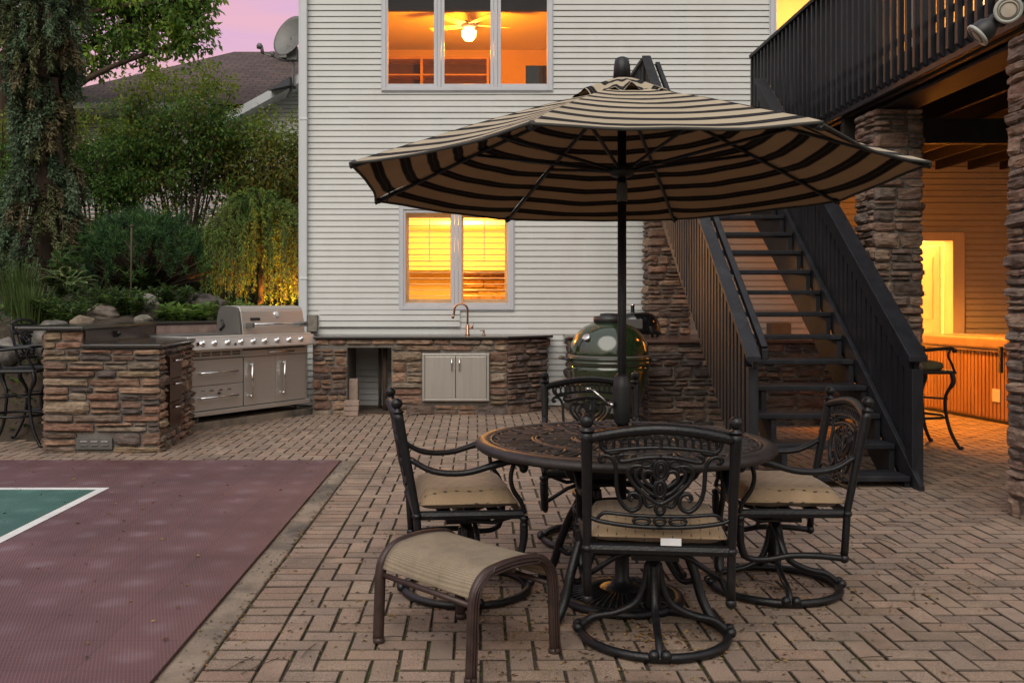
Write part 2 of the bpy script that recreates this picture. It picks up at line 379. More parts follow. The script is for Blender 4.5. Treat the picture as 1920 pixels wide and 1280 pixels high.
# court: concrete pad, kerb, snap tile surface and painted key
pad = MB(); pad.box(-30, COURT_X+.01, -20, COURT_Y-.01, -.05, -.006); tag(pad.build('court_pad', M_concrete), kind='structure')
kb = MB(); y = 1.4
while y < COURT_Y+.02:
    y1 = min(y+1.22, COURT_Y+.02); kb.box(COURT_X+.01, KERB_X-.003, y+.002, y1-.002, -.05, .001); y += 1.22
tag(kb.build('kerb', M_concrete, bevel=.008), kind='structure')
def court_mat(name, c1, c2, pale):
    m = bpy.data.materials.new(name); m.use_nodes = True; N = m.node_tree.nodes; L = m.node_tree.links; bs = N['Principled BSDF']
    g = N.new('ShaderNodeNewGeometry'); sp = N.new('ShaderNodeSeparateXYZ'); L.new(g.outputs['Position'], sp.inputs[0])
    def M(op, a, b=None, c=None):
        n = N.new('ShaderNodeMath'); n.operation = op
        for k, v in enumerate((a,b,c)):
            if v is None: continue
            if isinstance(v, (int,float)): n.inputs[k].default_value = v
            else: L.new(v, n.inputs[k])
        return n.outputs[0]
    X, Y = sp.outputs['X'], sp.outputs['Y']
    nz = N.new('ShaderNodeTexNoise'); nz.inputs['Scale'].default_value = 1.7; nz.inputs['Detail'].default_value = 6; L.new(g.outputs['Position'], nz.inputs['Vector'])
    n2 = N.new('ShaderNodeTexNoise'); n2.inputs['Scale'].default_value = 14; n2.inputs['Detail'].default_value = 5; L.new(g.outputs['Position'], n2.inputs['Vector'])
    def cell(v, off): return M('ABSOLUTE', M('SUBTRACT', M('FRACT', M('DIVIDE', M('ADD', v, off), .305)), .5))
    fx, fy = cell(X, 1.12), cell(Y, .3)
    n5 = N.new('ShaderNodeTexNoise'); n5.inputs['Scale'].default_value = 9; L.new(g.outputs['Position'], n5.inputs['Vector'])
    d = M('ADD', M('SQRT', M('ADD', M('MULTIPLY', fx, fx), M('MULTIPLY', fy, fy))), M('MULTIPLY', M('SUBTRACT', n5.outputs['Fac'], .5), .5))
    spot = N.new('ShaderNodeMapRange'); spot.interpolation_type = 'SMOOTHSTEP'; spot.inputs['From Min'].default_value = .34; spot.inputs['From Max'].default_value = .0
    L.new(d, spot.inputs['Value'])
    wn = N.new('ShaderNodeTexWhiteNoise'); cb = N.new('ShaderNodeCombineXYZ')
    L.new(M('FLOOR', M('DIVIDE', M('ADD', X, 1.12), .305)), cb.inputs[0]); L.new(M('FLOOR', M('DIVIDE', M('ADD', Y, .3), .305)), cb.inputs[1]); L.new(cb.outputs[0], wn.inputs['Vector'])
    amt = M('MULTIPLY', M('MULTIPLY', spot.outputs['Result'], M('MULTIPLY_ADD', wn.outputs['Value'], .4, .25)), M('MULTIPLY_ADD', n2.outputs['Fac'], 1.0, .4))
    big = N.new('ShaderNodeMapRange'); big.inputs['From Min'].default_value = .35; big.inputs['From Max'].default_value = .65; L.new(nz.outputs['Fac'], big.inputs['Value'])
    mx = N.new('ShaderNodeMix'); mx.data_type = 'RGBA'; L.new(big.outputs['Result'], mx.inputs['Factor']); mx.inputs['A'].default_value = (*c1,1); mx.inputs['B'].default_value = (*c2,1)
    my = N.new('ShaderNodeMix'); my.data_type = 'RGBA'; L.new(M('MULTIPLY', amt, .6), my.inputs['Factor']); L.new(mx.outputs['Result'], my.inputs['A']); my.inputs['B'].default_value = (*pale,1)
    # open grid of the snap tiles, and the joint between tiles
    def lines(v, pitch): return M('SINE', M('MULTIPLY', v, 2*PI/pitch))
    gr = M('MAXIMUM', lines(M('ADD',X,M('MULTIPLY',Y,.35)), .0145), M('MULTIPLY', lines(Y, .0145), .4))
    grc = M('MULTIPLY_ADD', gr, .36, .86)
    jx = M('GREATER_THAN', M('MAXIMUM', fx, fy), .492); jm = M('SUBTRACT', 1.0, M('MULTIPLY', jx, .34))
    sc = N.new('ShaderNodeVectorMath'); sc.operation = 'SCALE'; L.new(my.outputs['Result'], sc.inputs[0]); L.new(M('MULTIPLY', M('MULTIPLY', grc, jm), M('MULTIPLY_ADD', wn.outputs['Value'], .14, .93)), sc.inputs['Scale'])
    L.new(sc.outputs['Vector'], bs.inputs['Base Color']); bs.inputs['Roughness'].default_value = .55
    bp = N.new('ShaderNodeBump'); bp.inputs['Strength'].default_value = .35; bp.inputs['Distance'].default_value = .004; L.new(gr, bp.inputs['Height']); L.new(bp.outputs['Normal'], bs.inputs['Normal'])
    return m
M_court = court_mat('maroon_court_tile', (.098,.045,.047), (.130,.064,.067), (.25,.19,.22))
M_key = court_mat('green_court_tile', (.030,.105,.085), (.045,.135,.11), (.14,.26,.24))
M_line = mat('court_line_paint', (.62,.62,.60), .6, 0, 6, .12, coord='World')
ct = MB()
ct.box(-30, COURT_X, -20, COURT_Y, -.006, .012); tag(ct.build('court', M_court, bevel=.003), kind='structure')
kx, ky = -2.575, 6.68
k_ = MB(); k_.quad((-30,-20,.0145),(kx-.065,-20,.0145),(kx-.065,ky-.075,.0145),(-30,ky-.075,.0145)); tag(k_.build('court_key', M_key), kind='structure')
l_ = MB(); l_.quad((kx-.065,-20,.0145),(kx,-20,.0145),(kx,ky-.075,.0145),(kx-.065,ky-.075,.0145)); l_.quad((-30,ky-.075,.0145),(kx,ky-.075,.0145),(kx,ky,.0145),(-30,ky,.0145))
tag(l_.build('court_line', M_line), kind='structure')
sl = MB(); P0 = Vector((-2.93,9.62,0)); u_ = Vector((.535,.845,0)); n_ = Vector((-.845,.535,0))
sl.prism([tuple((P0+u_*a+n_*b).xy) for a,b in ((-.02,0),(1.93,0),(1.93,.95),(-.02,.95))], -.03, .075); tag(sl.build('slab', M_concrete, bevel=.01), kind='structure')

# ------------------------------------------------------------------ stone veneer
STONES = [(.185,.098,.066),(.165,.098,.07),(.235,.165,.105),(.20,.145,.10),(.135,.09,.068),(.085,.064,.056),(.215,.125,.083),(.17,.13,.098),(.20,.118,.078),(.15,.105,.08),(.24,.15,.10)]
def stone(mb, O, u, n, a0, a1, z0, z1, proud, pal, rr):
    L_ = a1-a0; h = z1-z0
    nu = max(4, min(12, int(L_/.035)+2)); nz = 6
    c = rr.choice(pal); k = rr.uniform(.78,1.25); c = (c[0]*k, c[1]*k, c[2]*k); rl_, rr2 = rr.uniform(-.05,.24), rr.uniform(-.05,.24)
    sd = Vector((rr.uniform(0,99), rr.uniform(0,99), rr.uniform(0,99)))
    tilt = rr.uniform(-.012,.012); tz = rr.uniform(-.01,.01); slope = rr.uniform(-.06,.06)*h/max(L_,.1)
    vs = []
    for j in range(nz):
        for i in range(nu):
            s = i/(nu-1); t = j/(nz-1)
            e = min(min(s,1-s)*L_, min(t,1-t)*h)
            r = min(1, e/.008)
            nn = noise.noise(sd+Vector((s*L_*9, t*h*16, 0)))
            st_n = noise.noise(sd+Vector((s*L_*5, t*h*75, 3))); chip = max(0, noise.noise(sd+Vector((s*L_*7, t*h*14, 9)))-.12)
            d = proud*(.4+.6*r) + r*(nn*.015 + st_n*.006 - chip*.035 + tilt*(s-.5)*2 + tz*(t-.5)*2)
            ed = 1-r
            wob = noise.noise_vector(sd+Vector((s*L_*12, t*h*12, 5)))
            rs = (.5-s)*.02*(1 if t in (0,1) else 0)
            es = min(1, s*L_/.035); er = min(1, (1-s)*L_/.035); t = .5+(t-.5)*(1-rl_*(1-es))*(1-rr2*(1-er))
            p = O + u*(a0+s*L_+wob.x*.008*ed+rs) + Vector((0,0,z0+t*h+wob.z*.009*ed+slope*(s-.5)*L_*2)) + n*d
            vs.append(p)
    ring = [i for i in range(nu)] + [j*nu+nu-1 for j in range(1,nz)] + [(nz-1)*nu+i for i in range(nu-2,-1,-1)] + [j*nu for j in range(nz-2,0,-1)]
    b0 = len(vs)
    for i in ring: 
        p = vs[i]; d = (p-O).dot(n); vs.append(p - n*(d+.02))
    fs = [(j*nu+i, j*nu+i+1, (j+1)*nu+i+1, (j+1)*nu+i) for j in range(nz-1) for i in range(nu-1)]
    m = len(ring)
    fs += [(ring[(k+1)%m], ring[k], b0+k, b0+(k+1)%m) for k in range(m)]
    if u.cross(Vector((0,0,1))).dot(n) < 0: fs = [f[::-1] for f in fs]
    mb.add(vs, fs, c)
def veneer(mb, O, u, n, Wd, z0, z1, holes=(), seed=1, hm=(.052,.112), ln=(.15,.50), proud=(.016,.05), pal=STONES, over=0.0, gap=.014):
    rr = random.Random(seed); O = Vector(O); u = Vector(u).normalized(); n = Vector(n).normalized()
    def fill(za, zb):
        zc = (za+zb)/2; spans = [(-over, Wd+over)]
        for h0,h1,k0,k1 in holes:
            if za < k1-.012 and zb > k0+.012:
                new = []
                for a,b in spans:
                    if h1 <= a or h0 >= b: new.append((a,b))
                    else:
                        if h0-a > .03: new.append((a,h0))
                        if b-h1 > .03: new.append((h1,b))
                spans = new
        return spans
    z = z0
    while z < z1-.02:
        h = rr.uniform(hm[0]*1.1, hm[1]*1.25)
        if z1-(z+h) < hm[0]: h = z1-z
        for a,b in fill(z, z+h):
            x = a
            while x < b-.012:
                w = rr.uniform(*ln)
                if b-(x+w) < ln[0]*.75: w = b-x
                g2 = gap/2
                if h > .078 and rr.random() < .45:
                    zs = z + h*rr.uniform(.38,.62)
                    for q0,q1 in ((z,zs),(zs,z+h)):
                        y = x
                        while y < x+w-.01:
                            ww = rr.uniform(ln[0],ln[1]*.8)
                            if x+w-(y+ww) < ln[0]*.7: ww = x+w-y
                            stone(mb, O, u, n, y+g2, y+ww-g2, q0+g2, q1-g2, rr.uniform(*proud), pal, rr); y += ww
                else:
                    stone(mb, O, u, n, x+g2, x+w-g2, z+g2, z+h-g2, rr.uniform(*proud), pal, rr)
                x += w
        z += h

# ------------------------------------------------------------------ siding
EXP = .0757
def siding(mb, x0, x1, z0, z1, holes=(), e=EXP, lip=.013, off=0.0, T=lambda x,z,d: (x, 12-d, z)):
    zs = set([z0,z1]); k = math.ceil((z0-off)/e)
    cuts = [off+e*i for i in range(k, int((z1-off)/e)+1)]
    zs.update(cuts)
    for h in holes: zs.update([h[2],h[3]])
    zs = sorted(z for z in zs if z0-1e-6 <= z <= z1+1e-6)
    def spans(za, zb):
        zc = (za+zb)/2; sp = [(x0,x1)]
        for h0,h1,k0,k1 in holes:
            if k0 < zc < k1:
                new = []
                for a,b in sp:
                    if h1 <= a or h0 >= b: new.append((a,b))
                    else:
                        if h0 > a: new.append((a,h0))
                        if h1 < b: new.append((h1,b))
                sp = new
        return sp
    def dep(z, zk): return lip*(1-(z-zk)/e)
    for za, zb in zip(zs, zs[1:]):
        if zb-za < 1e-5: continue
        zk = off + e*math.floor(((za+zb)/2-off)/e)
        sps = []
        kk = round((zk-off)/e); rj = random.Random(kk//2*131+7)
        for a,b in spans(za,zb):
            cur = a; nxt = x0 + rj.uniform(.4,3.4)
            while nxt < b-.05:
                if nxt > cur+.05: sps.append((cur,nxt)); cur = nxt
                nxt += 3.66
            sps.append((cur,b))
        for q_, (a,b) in enumerate(sps):
            if abs(za-zk) < 1e-5:
                zg = min(za+e*.105, zb); dg = dep(zg,zk); w_ = .0007*noise.noise(Vector((a+zk*3,zk*7,0)))
                zg += w_
                mb.add([T(a,za,-.010),T(b,za,-.010),T(b,zg,-.010),T(a,zg,-.010)], [(0,1,2,3)])
                mb.add([T(a,zg,-.010),T(b,zg,-.010),T(b,zg,dg),T(a,zg,dg)], [(0,1,2,3)])
                mb.add([T(a,za,0),T(b,za,0),T(b,za,-.010),T(a,za,-.010)], [(0,1,2,3)])
                za = zg
            jq = (.0022 if q_ % 2 else 0) + .0008*math.sin(kk*2.3+q_)
            da, db = dep(za,zk)+jq, dep(zb,zk)+jq
            mb.add([T(a,za,da),T(b,za,da),T(b,zb,db),T(a,zb,db)], [(0,1,2,3)])
def flatwall(mb, x0, x1, z0, z1, holes, y):
    zs = sorted(set([z0,z1]+[h[2] for h in holes]+[h[3] for h in holes])); zs = [z for z in zs if z0 <= z <= z1]
    for za,zb in zip(zs,zs[1:]):
        zc = (za+zb)/2; sp = [(x0,x1)]
        for h0,h1,k0,k1 in holes:
            if k0 < zc < k1:
                new = []
                for a,b in sp:
                    if h1 <= a or h0 >= b: new.append((a,b))
                    else:
                        if h0 > a: new.append((a,h0))
                        if h1 < b: new.append((h1,b))
                sp = new
        for a,b in sp: mb.quad((a,y,za),(b,y,za),(b,y,zb),(a,y,zb))

# ------------------------------------------------------------------ house
house = thing('house', 'large pale house with lap siding, corner downspout and glowing orange windows', 'house', (2,12,0))
LWIN = (-.957,.478,1.222,2.530); UWIN = (-1.18,.965,3.985,6.0); RWIN = (3.72,6.5,3.40,6.0); PDOOR = (4.72,6.06,.03,2.14)
def inset(w, d=.03): return (w[0]+d,w[1]-d,w[2]+d,w[3]-d)
HOLES = [inset(LWIN), inset(UWIN), inset(RWIN), inset(PDOOR)]
sd = MB(); siding(sd, -2.13, 12, .02, 7.2, HOLES); sd.build('wall', M_siding, house, True)
sb_ = MB(); siding(sb_, 12.0, 22, .02, 7.2, T=lambda x,z,d: (-2.22-d, x, z)); o = sb_.build('wall', M_siding, house, True)
bx = MB()
bx.box(-2.215,12,21.9,22,-.05,7.2); bx.box(11.9,12,12.3,21.9,-.05,7.2); bx.box(-2.6,12.4,11.6,22.4,7.2,7.35)
bx.build('roof', M_trim, house, True)
cb = MB(); cb.box(-2.235,-2.130,11.972,12.05,.02,7.2); cb.box(-2.235,-2.222,12.05,12.13,.02,7.2); cb.build('corner_board', M_trim, house, True, bevel=.004)
dsp = MB(); dsp.box(-2.205,-2.118,11.905,11.968,.94,7.2)
for z in (1.6,3.6,5.2): dsp.box(-2.212,-2.111,11.898,11.972,z,z+.03)
dsp.build('downspout', M_trim, house, True, bevel=.008)
blkw = MB(); blkw.box(7.95,8.1,4.2,12,-.05,7.2); blkw.build('sky_block_wall', M_siding, house, True)  # unseen wall, added to keep sky light out from under the deck
fnd = MB(); fnd.box(-2.2,12,12.004,12.1,-.05,.02); fnd.build('foundation', M_concrete, house, True)
patch = MB(); siding(patch, -1.975, -.2, 1.0, 1.215, off=.02, T=lambda x,z,d: (x, 11.975-d, z)); patch.build('siding_patch', M_siding, house, True)
vp = MB(); vp.box(-2.11,-1.99,11.9,11.98,.95,1.16); vp.build('service_panel', mat('weathered_board',(.20,.18,.15),.9,0,12,.3), house, True, bevel=.004)
def window(w, panes, name='window', y=12.0, zb=None, sashw=.042):
    x0,x1,z0,z1 = w
    f = MB(); t = .045
    for (a,b,c,d) in ((x0,x0+t,z0,z1),(x1-t,x1,z0,z1),(x0+t,x1-t,z0,z0+t),(x0+t,x1-t,z1-t,z1)): f.box(a,b,y-.034,y+.05,c,d)
    # stepped outer bead
    for (a,b,c,d) in ((x0-.014,x0-.0005,z0-.014,z1+.014),(x1+.0005,x1+.014,z0-.014,z1+.014),(x0,x1,z0-.014,z0-.0005),(x0,x1,z1+.0005,z1+.014)): f.box(a,b,y-.024,y+.02,c,d)
    for (a,b),(c,d) in zip(panes,panes[1:]): f.box(b+sashw+.002,c-sashw-.002,y-.030,y+.05,z0+t,z1-t)
    wo = f.build(name, M_winframe, house, True, bevel=.004)
    for a,b in panes:
        s = MB(); zl, zh = z0+t+sashw, z1-t-sashw
        for (p,q,c,d) in ((a-sashw,a,zl-sashw+.001,zh+sashw-.001),(b,b+sashw,zl-sashw+.001,zh+sashw-.001),(a,b,zl-sashw+.001,zl),(a,b,zh,zh+sashw-.001)): s.box(p,q,y-.018,y+.035,c,d)
        s.build('sash', M_winframe, wo, True, bevel=.005)
        g = MB(); g.quad((a,y+.012,zl),(b,y+.012,zl),(b,y+.012,zh),(a,y+.012,zh)); g.build('pane', M_glass, wo, True)
    # jambs through the wall
    j = MB(); i0,i1,k0,k1 = inset(w,.028)
    for (a,b,c,d) in ((i0-.02,i0,k0,k1),(i1,i1+.02,k0,k1),(i0-.02,i1+.02,k0-.02,k0),(i0-.02,i1+.02,k1,k1+.02)): j.box(a,b,y+.05,y+.19,c,d)
    j.build('jamb', M_whitepaint, wo, True)
    return wo
lw = window(LWIN, [(-.885,-.31),(-.178,.405)])
uw = window(UWIN, [(-1.107,-.528),(-.395,.185),(.318,.90)])
rw = window(RWIN, [(3.80,4.56),(4.68,5.50),(5.62,6.42)])
# plantation shutters inside the lower window
for a,b in ((-.90,-.275),(-.205,.42)):
    s = MB(); z0,z1 = 1.27,2.49; y = 12.115
    s.box(a,a+.05,y-.015,y+.015,z0,z1); s.box(b-.05,b,y-.015,y+.015,z0,z1); s.box(a+.05,b-.05,y-.015,y+.015,z0,z0+.09); s.box(a+.05,b-.05,y-.015,y+.015,z1-.10,z1)
    so_ = s.build('shutter', M_whitepaint, lw, True, bevel=.003)
    # louvres and tilt rod belong to the shutter panel
    s2 = MB(); z = z0+.13
    while z < z1-.12:
        c = Vector(((a+b)/2, y, z)); s2.bar((a+.05,y,z),(b-.05,y,z), .062, .009, up=(0,-.10,1)); z += .0745
    s2.box((a+b)/2-.006,(a+b)/2+.006,y-.047,y-.037,z0+.55,z1-.13)
    s2.build('louvre', M_whitepaint, lw, True)
# rooms
def room(x0,x1,y1,z0,z1,holes,mw,mc,mf):
    y0 = 12.19
    w = MB(); flatwall(w, x0, x1, z0, z1, holes, y0)
    w.quad((x0,y0,z0),(x0,y1,z0),(x0,y1,z1),(x0,y0,z1)); w.quad((x1,y0,z0),(x1,y1,z0),(x1,y1,z1),(x1,y0,z1)); w.quad((x0,y1,z0),(x1,y1,z0),(x1,y1,z1),(x0,y1,z1))
    w.build('room_wall', mw, house, True)
    c = MB(); c.quad((x0,y0,z1),(x1,y0,z1),(x1,y1,z1),(x0,y1,z1)); c.build('room_ceiling', mc, house, True)
    f = MB(); f.quad((x0,y0,z0),(x1,y0,z0),(x1,y1,z0),(x0,y1,z0)); f.build('room_floor', mf, house, True)
hl = [inset(w,.03) for w in (LWIN,UWIN,RWIN,PDOOR)]
M_floorin = mat('room_carpet', (.30,.21,.13), .9)
room(-2.0,2.6,16.2,3.25,5.62,[hl[1]],M_paint,M_ceil,M_floorin)
room(2.7,7.5,15.5,3.25,6.3,[hl[2]],M_paint,M_ceil,M_floorin)
room(-1.9,2.0,19,.04,2.62,[hl[0]],M_paint,M_ceil,M_floorin)
room(4.2,8.0,16,.02,2.5,[hl[3]],M_paint,M_ceil,M_floorin)
ist = MB(); veneer(ist, (-.28,18.9,0), (1,0,0), (0,-1,0), 2.2, .06, 2.3, seed=5, hm=(.1,.2), ln=(.3,.7), proud=(.02,.05), pal=[(.6,.42,.24),(.5,.33,.18),(.66,.48,.3)]); ist.build('interior_stone_wall', M_intstone, house, True)
idr = MB()
for (a,b,c,d) in ((-.42,-.32,.06,2.1),(-1.5,-1.4,.06,2.1),(-1.4,-.42,2.0,2.1)): idr.box(a,b,18.82,18.95,c,d)
idr.box(-1.39,-.43,18.88,18.93,.06,1.99); idr.build('interior_door', M_whitepaint, house, True, bevel=.006)
# patio door under the deck: casing and an open leaf
pd = MB(); x0,x1,z0,z1 = PDOOR
for (a,b,c,d) in ((x0-.06,x0+.05,.03,z1+.06),(x1-.05,x1+.10,.03,z1+.06),(x0+.05,x1-.05,z1-.05,z1+.06)): pd.box(a,b,11.955,12.19,c,d)
pdo = pd.build('door', M_whitepaint, house, True, bevel=.006)
lf = MB(); M_ = Matrix.Translation((5.98,12.2,0)) @ Matrix.Rotation(rad(118),4,'Z')
lf.box(0,.85,-.02,.02,.06,2.05,M=M_); lf.box(.1,.38,-.026,.026,.25,.95,M=M_); lf.box(.47,.75,-.026,.026,.25,.95,M=M_); lf.box(.1,.38,-.026,.026,1.1,1.9,M=M_); lf.box(.47,.75,-.026,.026,1.1,1.9,M=M_)
lf.build('door_leaf', M_whitepaint, pdo, True, bevel=.006)
jd = MB()
jd.box(x0,x0+.04,12.19,12.2,.03,z1)
vl = MB(); vl.box(-1.12,.92,12.07,12.15,5.03,5.9); vl.build('window_valance', mat('navy_valance',(.018,.02,.03),.9), uw, True)
ORG = (1,.40,.075)
lamp('upper_room_lamp', (-.10,13.9,5.02), 190, (1,.29,.008), .10)
lamp('deck_room_lamp', (5.2,13.6,5.6), 330, (1,.60,.25), .1)
lamp('lower_room_lamp', (-.16,15.6,2.25), 400, (1,.40,.05), .1)
lamp('lower_room_back_lamp', (-1.72,14.2,2.2), 250, (1,.40,.05), .1)
lamp('patio_door_lamp', (6.1,13.2,2.1), 1500, (1,.52,.14), .12)
# things in the upper room
fan = thing('ceiling_fan', 'lit ceiling fan glowing behind the middle upper window', 'ceiling fan', (-.10,13.9,5.3))
f = MB(); f.lathe([(.02,.31),(.06,.3),(.06,.26),(.015,.25),(.015,.14),(.10,.12),(.11,.05),(.07,.02)], n=20); f.build('motor', M_whitepaint, fan)
f = MB(); f.lathe([(.001,-.16),(.06,-.15),(.10,-.10),(.11,-.02),(.05,.01)], n=20); f.build('lamp_shade', emit_mat('lit_frosted_globe',(1,.72,.32),9), fan)
for k in range(5):
    f = MB(); a = k*2*PI/5+.25; Mz = Matrix.Rotation(a,4,'Z') @ Matrix.Rotation(rad(10),4,'X')
    f.box(.11,.62,-.065,.065,.07,.08,M=Mz); f.build('fan_blade', M_whitepaint, fan, bevel=.002)
bsf = thing('bookcase', 'empty honey wood bookcase seen through the upper windows', 'bookcase', (-.6,15.9,3.26))
f = MB()
for x in (-.95,-.30,.80): f.box(x-.02,x+.02,-.15,.15,0,2.09)
for z in (.04,.45,.9,1.35,1.83): 
    f.box(-.93,-.32,-.15,.15,z-.012,z+.012); f.box(-.28,.78,-.15,.15,z-.012,z+.012)
f.box(-.97,.82,-.16,.16,2.09,2.13); f.build('frame', M_shelfw, bsf)
f = MB(); f.box(-.93,.80,.155,.165,0,2.08); f.build('back_panel', mat('dark_back_panel',(.10,.05,.025),.8), bsf)
dk = thing('computer_monitor', 'black monitor standing inside the right upper window', 'monitor', (.84,12.75,3.99))
f = MB(); f.box(-.17,.25,-.02,.02,.18,.50); f.build('screen', M_glossblack, dk, bevel=.006)
f = MB(); f.box(-.02,.06,0,.03,.02,.3); f.box(-.1,.14,-.08,.08,0,.02); f.build('stand', M_darkpl, dk)
de = thing('desk', 'wooden desk under the upper window inside the lit room', 'desk', (.7,12.75,3.26))
f = MB(); f.box(-.9,.9,-.3,.4,.69,.725); f.build('desk_top', M_shelfw, de)
for x in (-.85,.85):
    for y in (-.25,.35): f = MB(); f.box(x-.025,x+.025,y-.025,y+.025,0,.69); f.build('leg', M_shelfw, de)
rf_ = thing('photo_frame', 'small red framed picture beside the monitor in the window', 'picture frame', (.60,12.7,3.99)); f = MB(); f.box(-.06,.06,-.012,.012,0,.15); f.build('frame', mat('red_frame',(.45,.07,.03),.5), rf_)
f = MB(); f.box(-.045,.045,-.016,-.0125,.02,.13); f.build('picture', mat('faded_print',(.5,.2,.1),.6), rf_)
# ------------------------------------------------------------------ stone bar with raised top (left)
bar = thing('stone_bar', 'stone veneer bar peninsula on the left with raised granite top and copper drawers', 'outdoor bar', (-3.3,8.9,0))
c = MB(); c.prism([(-3.775,8.335),(-2.785,8.335),(-2.885,9.62),(-3.42,9.72),(-3.42,10.1),(-2.36,11.9),(-2.62,12.1),(-3.775,10.3)], -.05, .915)
c.prism([(-3.775,8.335),(-3.455,8.335),(-3.425,10.1),(-2.36,11.9),(-2.62,12.1),(-3.775,10.3)], .915, 1.068)
c.build('mortar_core', M_mortar, bar, True)
v = MB()
veneer(v, (-3.78,8.33,0), (1,0,0), (0,-1,0), 1.0, -.02, .905, holes=[(.285,.60,.035,.125)], seed=3, over=.015)
veneer(v, (-3.78,8.33,0), (1,0,0), (0,-1,0), .325, .905, 1.065, seed=4, over=.012, hm=(.05,.08), ln=(.1,.2))
su = Vector((-.10,1.29,0)).normalized(); sn = Vector((su.y,-su.x,0))
veneer(v, (-2.78,8.33,0), su, sn, 1.29, -.02, .905, holes=[(.22,.72,.175,.84)], seed=9, ln=(.09,.26))
veneer(v, (-3.78,10.3,0), (0,-1,0), (-1,0,0), 1.97, -.02, 1.065, seed=10)
v.build('stone_veneer', M_stone, bar, True)
t = MB(); t.prism([(-3.455,8.285),(-2.745,8.285),(-2.845,9.66),(-3.40,9.99),(-3.40,10.12),(-3.455,10.12)], .916, .952); t.build('countertop', M_granite, bar, True, bevel=.012, segs=3)
t = MB(); t.prism([(-4.0,8.27),(-4.04,8.31),(-4.05,8.36),(-4.02,10.4),(-2.84,12.25),(-2.30,11.93),(-3.39,10.1),(-3.42,8.27)], 1.069, 1.106); t.build('bar_top', M_granite, bar, True, bevel=.013, segs=3)
b = MB(); b.add([(-3.435,8.36,.953),(-3.405,10.08,.953),(-3.405,10.08,1.068),(-3.435,8.36,1.068),(-3.46,8.36,.953),(-3.43,10.08,.953),(-3.43,10.08,1.068),(-3.46,8.36,1.068)], [(0,1,2,3),(4,7,6,5),(0,3,7,4)]); b.build('backsplash', M_granite2, bar, True)
b = MB(); b.add([(-3.40,10.1,.953),(-2.34,11.9,.953),(-2.34,11.9,1.068),(-3.40,10.1,1.068)], [(0,1,2,3)]); b.add([(-3.40,10.1,.6),(-2.34,11.9,.6),(-2.34,11.9,.953),(-3.40,10.1,.953)], [(0,1,2,3)]); b.build('backsplash', M_pinkstone, bar, True)
b = MB(); b.box(-3.43,-3.405,9.0,9.07,.985,1.045); b.ball((-3.40,9.035,1.02),.025); b.build('outlet_cover', M_darkpl, bar, True)
b = MB(); b.box(-3.50,-3.18,8.303,8.33,.03,.13)
bo = b.build('vent_grille', M_steelside, bar, True, bevel=.004)
b = MB()
for i in range(3):
    for z in (.062,.095): b.box(-3.455+i*.09,-3.395+i*.09,8.294,8.306,z,z+.012)
b.build('vent_slot', M_chrome, bo, True)
Md = Matrix(((su.x,sn.x,0,-2.78),(su.y,sn.y,0,8.33),(0,0,1,0),(0,0,0,1)))
b = MB(); b.box(.23,.71,-.02,.022,.18,.835,M=Md); fr_ = b.build('drawer_frame', M_copper, bar, True, bevel=.004)
for k in range(3):
    z = .195+k*.213; b = MB(); b.box(.245,.695,.0225,.038,z,z+.205,M=Md); d_ = b.build('drawer', M_copper, bar, True, bevel=.004)
    h = MB(); h.tube([Md@Vector(p) for p in ((.37,.04,z+.16),(.37,.075,z+.165),(.42,.085,z+.165),(.52,.085,z+.165),(.57,.075,z+.165),(.57,.04,z+.16))], .008, 8); h.build('drawer_handle', M_chrome, d_, True)

# ------------------------------------------------------------------ gas grill (local x along front, y to the back)
gr = thing('gas_grill', 'wide stainless steel gas grill with a row of knobs and closed hood', 'gas grill', (-2.93,9.62,.075), math.atan2(.845,.535))
b = MB(); b.box(.0,1.80,.02,.66,.07,.115)
b.add([(0,-.03,.07),(1.80,-.03,.07),(1.80,-.03,.115),(0,-.03,.115),(0,.02,.07),(1.80,.02,.07),(1.80,.02,.115),(0,.02,.115)], [(0,1,2,3),(0,3,7,4),(1,5,6,2),(3,2,6,7),(0,4,5,1)]); b.build('base_shelf', M_steel, gr, bevel=.004)
b = MB(); b.box(.02,1.78,.02,.64,.116,.74); b.build('cabinet', M_steelside, gr)
b = MB(); b.box(.02,.045,.0,.02,.116,.74); b.box(1.755,1.78,.0,.02,.116,.74); b.box(.045,.77,.006,.02,.655,.74); b.build('cabinet_frame', M_steel, gr)
for i in range(6):
    pass
vg = MB()
for i in range(5):
    for z in (.685,.71): vg.box(.06+i*.14,.17+i*.14,.0005,.008,z,z+.010)
vg.build('vent_slots', M_black, gr)
for z0_,z1_ in ((.125,.375),(.382,.645)):
    d = MB(); d.box(.048,.765,-.004,.018,z0_,z1_); do = d.build('drawer', M_steel, gr, bevel=.003)
    h = MB(); z = z1_-.09 if z0_ < .2 else z0_+.13
    z = z0_+.13
    h.tube([(.14,-.05,z),(.66,-.05,z)], .011, 10); h.tube([(.16,-.05,z),(.16,-.004,z)], .013, 8); h.tube([(.64,-.05,z),(.64,-.004,z)], .013, 8); h.build('drawer_handle', M_chrome, do)
    if z0_ < .2:
        sl_ = MB()
        for i in range(4): sl_.box(.17+i*.12,.235+i*.12,-.012,-.003,.315,.333)
        sl_.build('vent_louvre', M_chrome, do, bevel=.004)
        lk = MB(); lk.lathe([(.012,0),(.012,.015)], n=12, M=Matrix.Translation((.42,-.004,.29))@Matrix.Rotation(PI/2,4,'X')); lk.box(.40,.45,-.02,-.012,.288,.296); lk.build('lock', M_darkpl, do)
